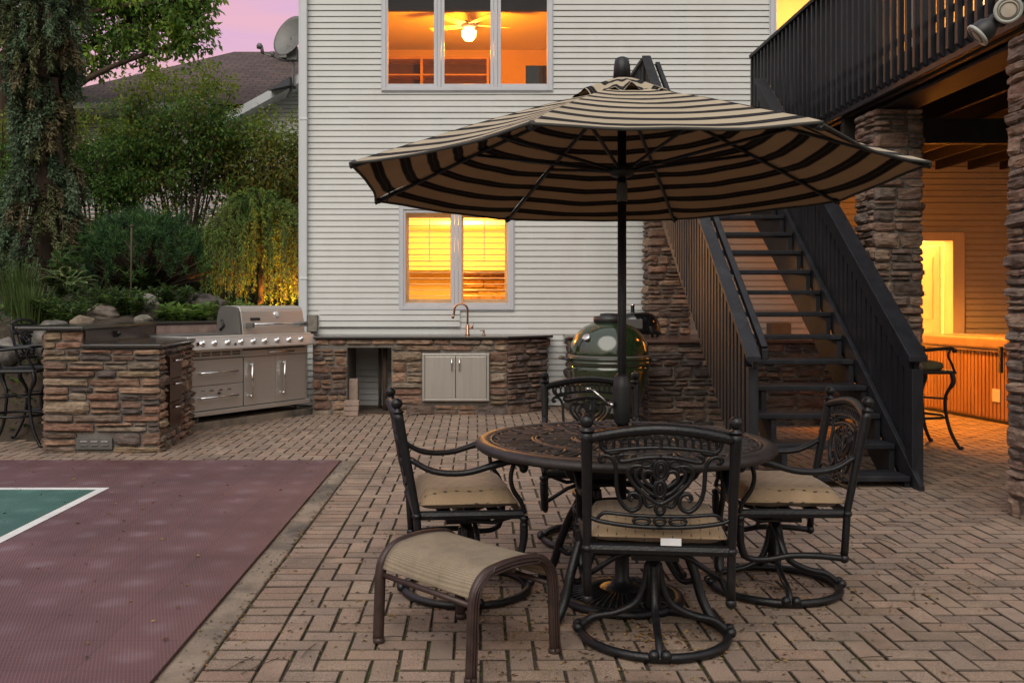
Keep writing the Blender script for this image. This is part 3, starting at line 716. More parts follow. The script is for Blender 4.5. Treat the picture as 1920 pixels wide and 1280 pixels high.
for x0_,x1_,hx in ((.785,1.262,.86),(1.268,1.75,1.36)):
    d = MB(); d.box(x0_,x1_,-.004,.018,.125,.645); do = d.build('door', M_steel, gr, bevel=.003)
    h = MB(); h.tube([(hx,-.05,.20),(hx,-.05,.59)], .012, 10); h.tube([(hx,-.05,.225),(hx,-.004,.225)], .014, 8); h.tube([(hx,-.05,.565),(hx,-.004,.565)], .014, 8); h.build('door_handle', M_chrome, do)
d = MB(); d.box(.76,1.75,-.012,.018,.652,.722); do = d.build('drip_tray', M_steel, gr, bevel=.004)
h = MB(); h.tube([(1.12,-.04,.69),(1.52,-.04,.69)], .009, 8); h.tube([(1.14,-.04,.69),(1.14,-.012,.69)], .009, 8); h.tube([(1.5,-.04,.69),(1.5,-.012,.69)], .009, 8); h.build('tray_handle', M_chrome, do)
# slanted control panel: profile in y,z extruded along x
def xprism(mb, prof, x0, x1):
    n = len(prof); vs = [(x0,y,z) for y,z in prof]+[(x1,y,z) for y,z in prof]
    fs = [tuple(range(n)), tuple(range(2*n-1,n-1,-1))]+[((i+1)%n,i,n+i,n+(i+1)%n) for i in range(n)]
    mb.add(vs, fs)
p = MB(); xprism(p, [(-.10,.745),(-.11,.76),(-.055,.872),(.64,.872),(.64,.745)], -.02, 1.83); p.build('control_panel', M_steel, gr, bevel=.004)
p = MB(); xprism(p, [(-.03,.873),(-.02,.892),(.64,.892),(.64,.873)], -.01, 1.82); p.build('top_deck', M_steel, gr, bevel=.005)
p = MB(); p.box(.02,.80,.08,.56,.893,.905); p.build('side_burner_lid', M_steelside, gr, bevel=.006)
kx_ = [.13,.29,.47,.66,.84,1.01,1.20,1.39,1.585]
pn = Vector((0,-.112,.055)).normalized(); Mk0 = Vector((0,-.0825,.816)).to_track_quat('Z','Y')
for x in kx_:
    k = MB(); q = Vector((0,-.898,.44)).to_track_quat('Z','Y').to_matrix().to_4x4()
    Mk = Matrix.Translation((x,-.083,.818)) @ q
    k.lathe([(.034,0),(.034,.008),(.024,.010),(.022,.035),(.018,.040)], n=20, M=Mk); k.box(-.006,.006,-.021,.021,.036,.044,M=Mk); k.build('knob', M_chrome, gr)
k = MB(); Mk = Matrix.Translation((.57,-.092,.798)) @ Vector((0,-.898,.44)).to_track_quat('Z','Y').to_matrix().to_4x4(); k.lathe([(.014,0),(.014,.01),(.009,.018)], n=12, M=Mk); k.build('ignition_button', M_darkpl, gr)
k = MB(); k.box(.05,.075,-.102,-.09,.80,.835); k.build('light_switch', M_copper, gr)
hd = MB(); prof = [(.03,.893),(.04,.99),(.068,1.14),(.085,1.180),(.115,1.197),(.20,1.205),(.32,1.203),(.385,1.15),(.405,1.05),(.41,.893)]
xprism(hd, prof, .80, 1.78); hood = hd.build('hood', M_steel, gr, bevel=.006)
e = MB()
xprism(e, [(y,z) for y,z in [(.035,.895),(.045,.99),(.073,1.138),(.09,1.177),(.118,1.194),(.20,1.202),(.32,1.20),(.38,1.147),(.40,1.05),(.405,.895)]], .765, .799); e.build('hood_end_cap', M_steelside, hood, bevel=.004)
e = MB(); e.tube([(.755,.32,1.05),(.757,.28,.99),(.757,.34,.94)], .014, 8); e.build('hinge', M_darkpl, hood)
h = MB(); h.tube([(.86,-.045,1.0),(1.75,-.045,1.0)], .014, 12); hh = h.build('hood_handle', M_chrome, hood)
h = MB()
for x in (.87,1.72): h.box(x-.02,x+.02,-.06,.06,.965,1.02)
h.build('handle_bracket', M_steelside, hh, bevel=.008)
h = MB(); Mt = Matrix.Translation((1.34,.070,1.10)) @ Matrix.Rotation(rad(74),4,'X'); h.lathe([(.045,0),(.045,.02),(.038,.026)], n=24, M=Mt); th = h.build('thermometer', M_chrome, hood)
h = MB(); h.lathe([(.034,.0265),(.033,.028)], n=24, M=Mt); h.build('dial_face', mat('dial_face',(.6,.6,.58),.3), th)
h = MB(); Mt = Matrix.Translation((1.0,.052,1.055)) @ Matrix.Rotation(rad(74),4,'X'); h.box(-.075,.075,-.017,.017,0,.006,M=Mt); nb_ = h.build('name_plate', M_darkpl, hood, bevel=.003)
for x in (.15,1.65):
    for y in (.04,.58):
        w = MB(); w.lathe([(.03,-.015),(.035,-.01),(.035,.01),(.03,.015)], n=16, M=Matrix.Translation((x,y,.035))@Matrix.Rotation(PI/2,4,'Y')); w.box(x-.02,x+.02,y-.015,y+.015,.035,.07); w.build('caster', M_steelside, gr)

# ------------------------------------------------------------------ sink counter
sc = thing('sink_counter', 'low stone counter under the window with double steel access doors and open niche', 'outdoor counter', (-.6,11.5,0))
c = MB()
c.box(-1.915,-1.51,11.155,11.972,-.05,.88); c.prism([(-.99,11.155),(.36,11.155),(.865,11.62),(.865,11.972),(-.99,11.972)], -.05, .88); c.box(-1.51,-.99,11.155,11.972,.785,.88); c.build('mortar_core', M_mortar, sc, True)
v = MB()
vp_ = MB(); veneer(vp_, (-1.92,11.15,0), (1,0,0), (0,-1,0), .41, -.02, .775, seed=21, ln=(.10,.30)); vp_.build('stone_pier', M_stone, sc, True)
veneer(v, (-1.92,11.15,0), (1,0,0), (0,-1,0), 2.285, -.02, .885, holes=[(-.1,.93,-.05,.775),(1.294,2.077,.165,.72)], seed=22, ln=(.14,.46), over=.005, pal=STONES)
uu = Vector((.507,.47,0)).normalized(); veneer(v, (.363,11.15,0), uu, (uu.y,-uu.x,0), .69, -.02, .885, seed=23, ln=(.15,.4), pal=[(.14,.09,.07),(.11,.075,.06),(.17,.11,.085),(.09,.065,.06)])
veneer(v, (.87,11.62,0), (0,1,0), (1,0,0), .3, -.02, .885, seed=24)
v.build('stone_veneer', M_stone, sc, True)
t = MB(); t.prism([(-1.95,11.10),(.385,11.10),(.945,11.59),(.945,11.965),(-1.95,11.965)], .887, .918); t.build('countertop', M_granite, sc, True, bevel=.01, segs=3)
f = MB(); X0,X1,Z0,Z1 = -.626,.157,.165,.72
for (a,b,c_,d) in ((X0,X0+.03,Z0,Z1),(X1-.03,X1,Z0,Z1),(X0+.03,X1-.03,Z0,Z0+.03),(X0+.03,X1-.03,Z1-.03,Z1)): f.box(a,b,11.085,11.15,c_,d)
df = f.build('door_frame', M_doorsteel, sc, True, bevel=.003)
mid = (X0+X1)/2
for a,b,hx in ((X0+.034,mid-.003,mid-.045),(mid+.003,X1-.034,mid+.045)):
    d = MB(); d.box(a,b,11.08,11.14,Z0+.034,Z1-.034); do = d.build('door', M_doorsteel, sc, True, bevel=.003)
    h = MB(); h.tube([(hx,11.08,.655),(hx,11.045,.65),(hx,11.04,.60),(hx,11.045,.53),(hx,11.08,.525)], .009, 8); h.build('door_handle', M_chrome, do, True)
n = MB(); n.box(-1.505,-.995,11.2,11.85,-.02,.012); n.tube([(-1.10,11.5,.0),(-1.10,11.5,.78)], .03, 10); n.tube([(-1.18,11.7,.0),(-1.18,11.7,.78)], .02, 8); n.build('niche_pipe', M_bark, sc, True)
fa = thing('kitchen_faucet', 'tall gooseneck bronze faucet standing on the sink counter', 'faucet', (-.10,11.68,.918))
f = MB(); f.lathe([(.03,0),(.03,.01),(.022,.016),(.022,.12),(.016,.13)], n=16); pts = [(0,0,.12),(0,0,.28)] + [(-.082+.082*math.cos(a),0,.30+.082*math.sin(a)) for a in [rad(d) for d in range(0,176,16)]] + [(-.168,0,.26),(-.18,0,.225)]
f.tube(smooth_path(pts,2), .0125, 10); f.build('spout', M_bronze, fa)
f = MB(); f.lathe([(.017,-.245),(.019,-.20)], c=(0,0,0)); 
f = MB(); f.tube([(-.174,0,.245),(-.184,0,.20)], .018, 12); f.build('spray_head', M_bronze, fa)
f = MB(); f.tube([(0,0,.085),(.07,-.01,.085)], .014, 10); f.tube([(.062,-.01,.085),(.07,-.01,.15)], .006, 8); f.build('lever', M_bronze, fa)
sp_ = thing('soap_dispenser', 'small bronze soap pump beside the faucet on the counter', 'soap dispenser', (.10,11.66,.918)); f = MB(); f.lathe([(.026,0),(.026,.006),(.014,.012),(.012,.03)], n=14); f.build('collar', M_bronze, sp_)
f = MB(); f.lathe([(.008,.03),(.008,.05),(.016,.052),(.016,.06)], n=12); f.tube([(0,0,.055),(-.05,0,.05)], .006, 8); f.build('pump_head', M_bronze, sp_)
M_brick = mat('loose_brick', (.30,.22,.18), .9, 0, 10, .25, bump=.4, bscale=60)
NAMES = ['loose paver lying at the bottom of the small pile beside the counter niche','middle paver of the small pile beside the counter niche','top paver of the small pile beside the counter niche']
for k in range(3):
    b = MB(); b.box(-.085,.085,-.05,.05,0,.058); o = b.build('loose_paver', M_brick, bevel=.006); o.location = (-1.445+.004*k,11.02-.005*k,.004+.06*k); o.rotation_euler = (0,0,.06*(k-1)); tag(o, NAMES[k], 'paver', 'loose pavers by the niche')
b = MB(); b.box(-.055,.055,-.05,.05,0,.40); o = b.build('stone_post', M_brick, bevel=.01); o.location = (-1.45,11.28,.013); tag(o, 'upright grey block leaning in the open counter niche', 'stone block')
# ------------------------------------------------------------------ right counter, kamado, oven
rc = thing('stone_counter', 'dark stone counter beside the green cooker running under the black stairs', 'outdoor counter', (2.6,10.9,0))
c = MB(); c.prism([(1.155,11.405),(1.855,11.405),(1.855,10.205),(3.95,10.205),(3.95,11.93),(1.155,11.93)], -.05, .878); c.build('mortar_core', M_mortar, rc, True)
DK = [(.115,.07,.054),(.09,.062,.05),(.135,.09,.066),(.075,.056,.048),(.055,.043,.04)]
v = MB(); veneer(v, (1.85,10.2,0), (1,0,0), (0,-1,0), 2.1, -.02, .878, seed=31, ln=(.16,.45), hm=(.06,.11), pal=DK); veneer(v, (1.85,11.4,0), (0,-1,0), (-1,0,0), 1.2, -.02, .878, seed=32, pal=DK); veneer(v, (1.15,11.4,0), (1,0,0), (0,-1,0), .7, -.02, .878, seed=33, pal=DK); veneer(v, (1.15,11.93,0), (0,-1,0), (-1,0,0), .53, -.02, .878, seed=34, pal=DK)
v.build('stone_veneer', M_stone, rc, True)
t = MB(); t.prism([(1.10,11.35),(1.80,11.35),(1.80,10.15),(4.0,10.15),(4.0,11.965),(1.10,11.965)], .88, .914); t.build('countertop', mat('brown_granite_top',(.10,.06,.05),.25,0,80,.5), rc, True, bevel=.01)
km = thing('kamado_grill', 'round green glazed ceramic kamado cooker with dark metal bands', 'kamado grill', (1.385,9.85,0))
b = MB(); b.lathe([(.16,.12),(.22,.14),(.30,.28),(.355,.45),(.375,.60),(.378,.655)], n=40); b.build('base', M_green, km)
b = MB(); b.lathe([(.378,.735),(.377,.78),(.358,.87),(.318,.955),(.25,1.025),(.17,1.068),(.10,1.082)], n=40); b.build('dome', M_green, km)
b = MB(); b.lathe([(.39,.665),(.398,.68),(.39,.70)], n=40); b.lathe([(.39,.71),(.396,.724),(.39,.735)], n=40); b.build('rim', M_green, km)
b = MB(); b.lathe([(.383,.655),(.386,.66),(.386,.672),(.381,.674)], n=40); b.lathe([(.384,.698),(.384,.712)], n=40); b.lathe([(.386,.732),(.39,.737),(.39,.752),(.378,.754)], n=40); bb = b.build('band', M_steelside, km)
b = MB(); b.box(-.05,.05,.37,.44,.62,.80); b.tube([(-.07,.40,.80),(.07,.40,.80)], .02, 10); b.build('hinge', M_darkpl, bb)
b = MB(); b.lathe([(.12,1.065),(.15,1.07),(.15,1.13),(.135,1.14),(.09,1.145),(.085,1.165),(.03,1.17)], n=28); b.build('chimney_cap', M_darkpl, km)
b = MB(); Mt = Matrix.Rotation(rad(-58),4,'Z'); 
b.lathe([(.04,0),(.04,.018),(.03,.022)], n=18, M=Matrix.Translation((-.24,-.235,.93))@Vector((-.55,-.55,.62)).to_track_quat('Z','Y').to_matrix().to_4x4()); b.build('thermometer', M_chrome, km)
b = MB(); b.tube(smooth_path([(-.36,-.10,.70),(-.44,-.12,.72),(-.47,-.0,.72),(-.44,.12,.72),(-.36,.10,.70)],3), .014, 8); b.build('side_handle', M_darkpl, km)
b = MB(); b.tube(smooth_path([(.37,-.08,.70),(.45,-.10,.70),(.47,.0,.69),(.45,.10,.70),(.37,.08,.70)],3), .014, 8); b.build('side_handle', M_darkpl, km)
b = MB(); b.box(-.09,.09,-.335,-.29,.20,.28); b.build('draft_door', M_steelside, km)
b = MB()
for a in (45,135,225,315): b.tube([(.30*math.cos(rad(a)),.30*math.sin(rad(a)),0),(.27*math.cos(rad(a)),.27*math.sin(rad(a)),.3)], .018, 8)
b.tube([(.28*math.cos(w*PI/16),.28*math.sin(w*PI/16),.10) for w in range(32)], .014, 8, closed=True); b.build('stand', M_darkpl, km)
km.scale = (1.09,1.09,1.03)
ov = thing('pizza_oven', 'gloss black domed tabletop oven on the counter behind the green cooker', 'tabletop oven', (1.90,11.15,.914))
b = MB(); vs = []; nu, nv = 28, 9
for j in range(nv):
    t = j/(nv-1)*PI/2
    for i in range(nu):
        a = 2*PI*i/nu; ca, sa = math.cos(a), math.sin(a)
        vs.append((.26*math.copysign(abs(ca)**.75,ca)*math.cos(t)**.55, .22*math.copysign(abs(sa)**.75,sa)*math.cos(t)**.55, .06+.23*math.sin(t)**.9))
b.add(vs, [(j*nu+i, j*nu+(i+1)%nu, (j+1)*nu+(i+1)%nu, (j+1)*nu+i) for j in range(nv-1) for i in range(nu)], smooth=True); b.build('hood', M_glossblack, ov)
b = MB(); b.box(-.24,.24,-.20,.20,.03,.062); 
for x in (-.2,.2):
    for y in (-.15,.15): b.box(x-.02,x+.02,y-.02,y+.02,0,.03)
b.build('base', M_glossblack, ov, bevel=.006)
b = MB(); b.box(-.17,.02,-.235,-.222,.10,.21); b.build('door', M_steelside, ov, bevel=.02)
b = MB(); b.lathe([(.025,.27),(.022,.36),(.03,.362),(.03,.38)], n=14, c=(-.05,.05,0)); b.build('chimney', M_chrome, ov)
bx_ = thing('cardboard_box', 'small brown box left on the counter behind the stairs', 'box', (4.02-.35,11.5,.914)); 
b = MB(); b.box(-.12,.12,-.1,.1,0,.15); b.build('carton', mat('cardboard',(.22,.14,.08),.9), bx_, bevel=.003); b = MB(); b.box(-.122,.122,-.025,.025,.1505,.1525); b.build('tape', mat('tape',(.3,.2,.1),.4), bx_)

# ------------------------------------------------------------------ columns
def column(name, label, x0, x1, y0, y1, z0, z1, seed, pal=STONES, ln=(.13,.30)):
    t = thing(name, label, 'stone column', ((x0+x1)/2,(y0+y1)/2,max(0,z0)), group='stone clad columns')
    c = MB(); c.box(x0+.004,x1-.004,y0+.004,y1-.004,z0-.03,z1); c.build('mortar_core', M_mortar, t, True)
    v = MB(); veneer(v, (x0,y0,0), (1,0,0), (0,-1,0), x1-x0, z0, z1, seed=seed, over=.02, ln=ln, proud=(.02,.05), pal=pal)
    veneer(v, (x0,y1,0), (0,-1,0), (-1,0,0), y1-y0, z0, z1, seed=seed+1, over=.0, ln=ln, proud=(.02,.05), pal=pal)
    if z0 < .5: veneer(v, (x1,y0,0), (0,1,0), (1,0,0), y1-y0, z0, z1, seed=seed+2, ln=ln, proud=(.02,.05), pal=pal); veneer(v, (x1,y1,0), (-1,0,0), (0,1,0), x1-x0, z0, z1, seed=seed+3, ln=ln, proud=(.02,.05), pal=pal)
    v.build('stone_veneer', M_stone, t, True); return t
CP = [(.22,.15,.11),(.19,.12,.09),(.26,.18,.13),(.17,.13,.105),(.14,.10,.08),(.23,.14,.10)]
column('stone_column', 'stone column behind the right stair rail holding up the deck', 3.38,3.76,8.02,8.42,-.02,2.95,41,CP)
column('stone_column', 'near stone column cut off by the right edge under the floodlight', 3.33,3.78,5.45,5.93,-.02,2.95,51,CP)
column('stone_pilaster', 'stone pilaster rising from the counter against the pale siding', 2.13,2.62,11.66,11.96,.914,3.0,61,[(.22,.13,.09),(.18,.12,.09),(.24,.16,.11),(.12,.085,.07)], ln=(.12,.34))

# ------------------------------------------------------------------ deck
DX = 3.30; FZ = 3.25
dk = thing('wood_deck', 'raised black stained deck with close picket railing on the right', 'deck', (6,8.7,0))
b = MB(); y = 5.05
while y < 11.97: b.box(DX+.005,9.5,y,min(y+.135,11.975),FZ-.03,FZ); y += .14
y = 10.98
while y < 11.97: b.box(1.98,DX,y,min(y+.135,11.975),FZ-.03,FZ); y += .14
b.build('deck_boards', M_blackwood, dk, True)
b = MB(); b.box(DX,DX+.04,5.0,11.26,3.0,FZ-.032); b.box(DX+.04,9.5,5.0,5.04,3.0,FZ-.032); b.build('rim_joist', M_blackwood, dk, True, bevel=.003)
b = MB(); b.box(1.97,2.01,10.92,11.97,3.0,FZ-.032); b.box(2.01,DX,10.92,10.96,3.0,FZ-.032); b.build('landing_frame', M_blackwood, dk, True, bevel=.003)
b = MB()
for i in range(15):
    x = DX+.06+i*.405; b.box(x,x+.04,5.05,11.96,2.985,FZ-.031)
b.build('joists', M_deckunder, dk, True)
b = MB(); b.box(DX+.045,9.3,8.62,8.70,2.76,2.984); b.box(DX+.045,9.3,5.62,5.76,2.95,2.984); b.box(3.45,3.72,5.05,8.60,2.955,2.984); b.build('beam', M_deckunder, dk, True)
rl = MB(); y = 5.03
while y < 11.24:
    z0 = 3.04+R.uniform(-.003,.003)
    vs = [(DX-.040,y,z0+.03),(DX-.040,y+.038,z0+.03),(DX-.002,y+.038,z0),(DX-.002,y,z0),(DX-.040,y,4.205),(DX-.040,y+.038,4.205),(DX-.002,y+.038,4.205),(DX-.002,y,4.205)]
    rl.add(vs, [(3,2,1,0),(4,5,6,7),(0,1,5,4),(1,2,6,5),(2,3,7,6),(3,0,4,7)]); y += .1265*R.uniform(.985,1.015)
rl.build('pickets', M_blackwood, dk, True)
b = MB(); b.box(DX-.06,DX+.09,5.0,11.26,4.207,4.245); b.box(DX,DX+.04,5.0,11.26,4.10,4.206); b.box(DX,DX+.04,5.0,11.26,3.34,3.38); b.build('handrail', M_blackwood, dk, True, bevel=.004)
for y in (5.05,7.1,9.2,11.17): b = MB(); b.box(DX+.041,DX+.13,y,y+.09,FZ,4.205); b.build('post', M_blackwood, dk, True)
# landing rail on the stair's left side
lr = MB(); y = 10.95
while y < 11.95: lr.box(1.93,1.968,y,y+.038,3.03,4.085); y += .1
lr.build('landing_pickets', M_blackwood, dk, True)
b = MB(); b.box(1.90,2.02,10.92,11.96,4.087,4.125); b.box(1.97,2.01,10.92,11.96,3.98,4.086); b.build('landing_handrail', M_blackwood, dk, True, bevel=.004)
# floodlight
fl = thing('floodlight', 'twin head dark floodlight mounted at the deck corner above the near column', 'floodlight', (3.28,5.42,3.04))
b = MB(); b.lathe([(.06,0),(.06,.03)], n=20, M=Matrix.Translation((-.025,0,.0))@Matrix.Rotation(-PI/2,4,'Y')); b.build('mount_plate', M_darkpl, fl)
def head(c, d, lit):
    d = Vector(d).normalized(); M_ = Matrix.Translation(c)@d.to_track_quat('Z','Y').to_matrix().to_4x4()
    b = MB(); b.lathe([(.02,-.14),(.035,-.13),(.04,-.06),(.062,-.03),(.068,.03),(.066,.034)], n=24, M=M_); h = b.build('lamp_head', M_darkpl, fl)
    b = MB(); b.lathe([(.068,.026),(.074,.030),(.074,.042),(.058,.046),(.056,.040)], n=28, M=M_); lr_ = b.build('lens_ring', mat('lens_ring_grey',(.40,.41,.37),.4), h)
    b = MB(); b.tube([M_@Vector((.043*math.cos(2*PI*i/24),.043*math.sin(2*PI*i/24),.047)) for i in range(24)], .003, 5, closed=True); b.build('lens_rib', M_steelside, h)
    b = MB(); b.lathe([(.057,.041),(.04,.044),(.02,.046),(.004,.047)], n=24, M=M_); b.build('lens', mat('frosted_lens',(.50,.44,.36),.25,0,9,.15), h)
head((-.30,-.10,-.09), (-.42,-1,-.22), False); head((-.40,-.03,-.185), (-.74,.25,-.66), False)
b = MB(); b.tube([(-.01,0,.0),(-.10,.03,-.02),(-.24,.04,-.06)], .03, 8); b.tube([(-.20,.03,-.05),(-.33,.02,-.11)], .03, 8); b.build('arm', M_darkpl, fl)
cl = thing('ceiling_lamp', 'small warm lamp under the deck behind the stone column', 'lamp', (4.55,10.4,2.93)); b = MB(); b.lathe([(.07,-.03),(.08,-.02),(.08,.04)], n=20); b.build('housing', M_darkpl, cl); b = MB(); b.lathe([(.001,-.05),(.05,-.045),(.065,-.031)], n=20); b.build('lamp_shade', emit_mat('lit_under_deck_shade',(1,.55,.18),5), cl)
lamp('under_deck_lamp', (4.55,10.4,2.62), 30, (1,.25,.010), .06)
_l = bpy.data.lights.new('under_deck_downlight', 'SPOT'); _l.energy = 950; _l.color = (1,.30,.02); _l.spot_size = rad(104); _l.spot_blend = 1; _l.shadow_soft_size = .07
_o = bpy.data.objects.new('under_deck_downlight', _l); COL.objects.link(_o); _o.location = (4.55,10.4,2.83); _o.rotation_euler = Vector((1.05,-.15,-2.83)).to_track_quat('-Z','Y').to_euler()

# ------------------------------------------------------------------ staircase
st = thing('staircase', 'black open riser wooden staircase climbing to the deck', 'staircase', (2.55,6.8,0))
Y0, RUN, Z0_, RISE = 6.73, .252, .083, .1916
SL = RISE/RUN
for k in range(17):
    y = Y0+RUN*k; z = Z0_+RISE*k
    if z > 3.2: break
    b = MB(); b.box(2.03,3.085,y,y+.135,z-.038,z); b.box(2.03,3.085,y+.141,y+.277,z-.038,z); b.build('tread', M_blackwood, st, True, bevel=.005)
def stringer(x0, x1, name='stringer'):
    # saw-tooth carriage
    top = []
    for k in range(17):
        y = Y0+RUN*k+.02; z = Z0_+RISE*k-.040
        if z > 3.1: break
        top += [(y+.0, z-(RISE if k else 0) if k else -.005), (y, z)]
    top2 = []
    for k in range(17):
        y = Y0+RUN*k+.02; z = Z0_+RISE*k-.040
        if z > 3.1: break
        top2 += [(y, z), (y+RUN, z)]
    pts = [(Y0+.02,-.005)] + top2
    yl, zl = pts[-1]; low = [(yl, zl-.45)]
    # lower edge parallel to the flight
    y_b = Y0+.42
    pts = pts + low + [(y_b,-.005)]
    m = MB(); n = len(pts); m.add([(x0,y,z) for y,z in pts]+[(x1,y,z) for y,z in pts], [tuple(range(n))[::-1], tuple(range(n,2*n))]+[(i,(i+1)%n,n+(i+1)%n,n+i) for i in range(n)])
    return m.build(name, M_blackwood, st, True)
for x in (2.03,2.26,3.05): stringer(x, x+.038)
YT = 10.94
def zf(y): return Z0_+SL*(y-Y0)
def slope_board(x0, x1, a, b, ya, yb, name):
    m = MB(); pts = [(ya,zf(ya)+a),(yb,zf(yb)+a),(yb,zf(yb)+b),(ya,zf(ya)+b)]
    m.add([(x0,y,z) for y,z in pts]+[(x1,y,z) for y,z in pts], [(3,2,1,0),(4,5,6,7),(0,1,5,4),(1,2,6,5),(2,3,7,6),(3,0,4,7)])
    return m.build(name, M_blackwood, st, True, bevel=.004)
slope_board(3.095,3.132,-.16,.035,6.62,YT,'skirt_board'); slope_board(1.985,2.022,-.22,.0,6.86,YT,'skirt_board')
def pickets(xo, x1, ya, yb, name, ztop=.80, zlo=-.28, pitch=.1, w=.055):
    m = MB(); y = ya
    while y < yb:
        lo = max(.01, zf(y)+zlo); hi = zf(y)+ztop; lo2 = max(.01, zf(y+w)+zlo)
        vs = [(xo,y,lo),(x1,y,lo),(x1,y+w,lo2),(xo,y+w,lo2),(xo,y,hi),(x1,y,hi),(x1,y+w,hi+SL*w),(xo,y+w,hi+SL*w)]
        m.add(vs, [(3,2,1,0),(4,5,6,7),(0,1,5,4),(1,2,6,5),(2,3,7,6),(3,0,4,7)]); y += pitch
    return m.build(name, M_blackwood, st, True)
pickets(1.95,1.984,6.90,YT-.02,'pickets'); pickets(3.134,3.168,6.78,10.40,'pickets', pitch=.095, w=.07)
slope_board(1.915,2.015,.835,.875,6.70,YT,'handrail'); slope_board(1.985,2.02,.70,.834,6.80,YT,'rail_board')
slope_board(3.06,3.19,.835,.875,6.70,10.45,'handrail'); slope_board(3.096,3.133,.66,.834,6.80,10.45,'rail_board')
b = MB(); b.box(1.955,2.027,6.80,6.87,0,.85); b.build('newel_post', M_blackwood, st, True, bevel=.004)
b = MB(); b.box(3.098,3.18,6.74,6.83,0,.84); b.build('newel_post', M_blackwood, st, True, bevel=.004)
gb = MB(); pts = [(2.085,y,zf(y)+.80) for y in (6.92,7.5,9,10.9)]
gb.bar((2.085,6.86,zf(6.86)+.80),(2.085,10.9,zf(10.9)+.80),.05,.05); gb.bar((2.085,6.86,zf(6.86)+.80),(2.085,6.86,zf(6.86)+.72),.05,.05,up=(0,1,0))
grb = gb.build('grab_rail', M_blackwood, st, True, bevel=.006)
gb = MB()
for y in (7.6,8.9,10.2): gb.box(2.015,2.075,y-.02,y+.02,zf(y)+.77,zf(y)+.79)
gb.build('rail_bracket', M_steelside, grb, True)
# a sprig tied on the pickets
# ------------------------------------------------------------------ hot tub
ht = thing('hot_tub', 'hot tub with ribbed wooden side and folded vinyl cover under the deck', 'hot tub', (6.6,10.9,0))
b = MB(); q = [(5.52,11.72),(5.74,10.20),(7.7,10.20),(7.7,11.72)]; b.prism(q, .03, .79); b.build('cabinet', M_tub, ht, True)
b = MB(); d = Vector((.22,-1.52,0)); Ln = d.length; d.normalize(); nn = Vector((d.y,-d.x,0)); 
for i in range(25):
    a = Vector((5.52,11.72,0))+d*(Ln*i/25+.006); e = a+d*(Ln/25-.016); b.bar(a+nn*.008+Vector((0,0,.41)), e+nn*.008+Vector((0,0,.41)), .016, .72)
b.build('panel_slats', M_tub, ht, True)
b = MB(); b.prism([(5.46,11.76),(5.68,10.14),(7.8,10.14),(7.8,11.76)], .80, .93); b.build('cover', M_tubcover, ht, True, bevel=.03, segs=3)
b = MB(); b.prism([(5.48,11.75),(5.70,10.16),(7.78,10.16),(7.78,11.75)], .775, .80); b.build('lip', M_tubcover, ht, True)
b = MB(); b.prism([(5.51,11.73),(5.73,10.18),(7.71,10.18),(7.71,11.73)], -.01, .03); b.build('base', M_darkpl, ht, True)
b = MB(); pc = Vector((5.52,11.72,0))+d*(Ln*.84)+nn*.022; b.bar(pc+Vector((0,0,.30)), pc+d*.12+Vector((0,0,.30)), .006, .14); b.build('access_plate', M_whitepaint, ht, True)
b = MB(); pc = Vector((5.68,10.14,.84)); b.bar(pc+nn*.03+Vector((0,.08,0)), pc+nn*.03+Vector((0,.08,-.28)), .03, .04, up=(0,1,0)); b.build('cover_strap', M_darkpl, ht, True)
# ------------------------------------------------------------------ cast iron dining chair (local: faces +y)
def zq(px, py): return ((px-860)/2378, .885-(py-260)/2378)
def back_ornament(mb, P):
    """P maps (x, z) in the back's plane to a 3D point"""
    def tb(pts, r=.0075, closed=False, k=4, mir=True, flat=1.0):
        q = smooth_path([(*zq(*p), 0) for p in pts], k, closed)
        mb.tube([P(v.x, v.y) for v in q], r, 6, closed)
        if mir: mb.tube([P(-v.x, v.y) for v in q], r, 6, closed)
    def el(cx, cy, rx, ry, r=.006, mir=False, rot=0, n=14):
        pts = []
        for i in range(n):
            a = 2*PI*i/n; x = rx*math.cos(a); y = ry*math.sin(a)
            pts.append((cx+x*math.cos(rot)-y*math.sin(rot), cy+x*math.sin(rot)+y*math.cos(rot)))
        tb(pts, r, True, 1, mir)
    tb([(385,600),(358,612),(343,585),(372,556),(420,560),(455,590),(480,660),(485,760),(490,850),(510,930),(550,1000),(610,1042),(665,1025),(695,980),(690,920),(655,885),(610,890),(595,930),(622,950)], .0085)
    tb([(700,640),(640,640),(595,670),(590,720),(625,790),(690,860),(760,920),(820,960),(860,975)], .0095)
    tb([(790,690),(750,680),(720,700),(715,750),(745,790),(805,830)], .0085)
    tb([(690,655),(655,690),(655,745),(705,815),(770,875),(835,905)], .008)
    tb([(800,985),(760,1000),(730,965),(722,905)], .0075)
    el(735,617,52,30,.007,True); el(862,672,34,66,.008); el(862,676,62,88,.008); el(857,842,46,72,.009); el(857,842,16,44,.007)
    el(860,1022,38,38,.008)
    tb([(520,512),(430,530),(362,484),(350,408)], .0085)
    tb([(380,522),(500,502),(680,482),(860,474)], .008)
    tb([(545,545),(512,552),(508,590),(545,602),(605,590),(730,566),(860,558)], .0095)
    tb([(320,1130),(360,1085),(420,1070),(640,1085),(860,1088)], .007); tb([(245,1112),(350,1150),(600,1180),(860,1188)], .0085)
    el(705,1134,72,28,.0065,True); el(860,1134,48,26,.0065)
    for i in range(14):
        x = 425+i*67; t = abs(x-860)/435; el(x, 428+34*t*t+ (0), 36, 50, .0055, n=10)
def arm_pts(s):
    return smooth_path([(s*.262,-.275,.650),(s*.272,-.18,.598),(s*.285,-.05,.588),(s*.295,.10,.620),(s*.298,.19,.638),(s*.297,.245,.622),(s*.295,.255,.596)], 4)
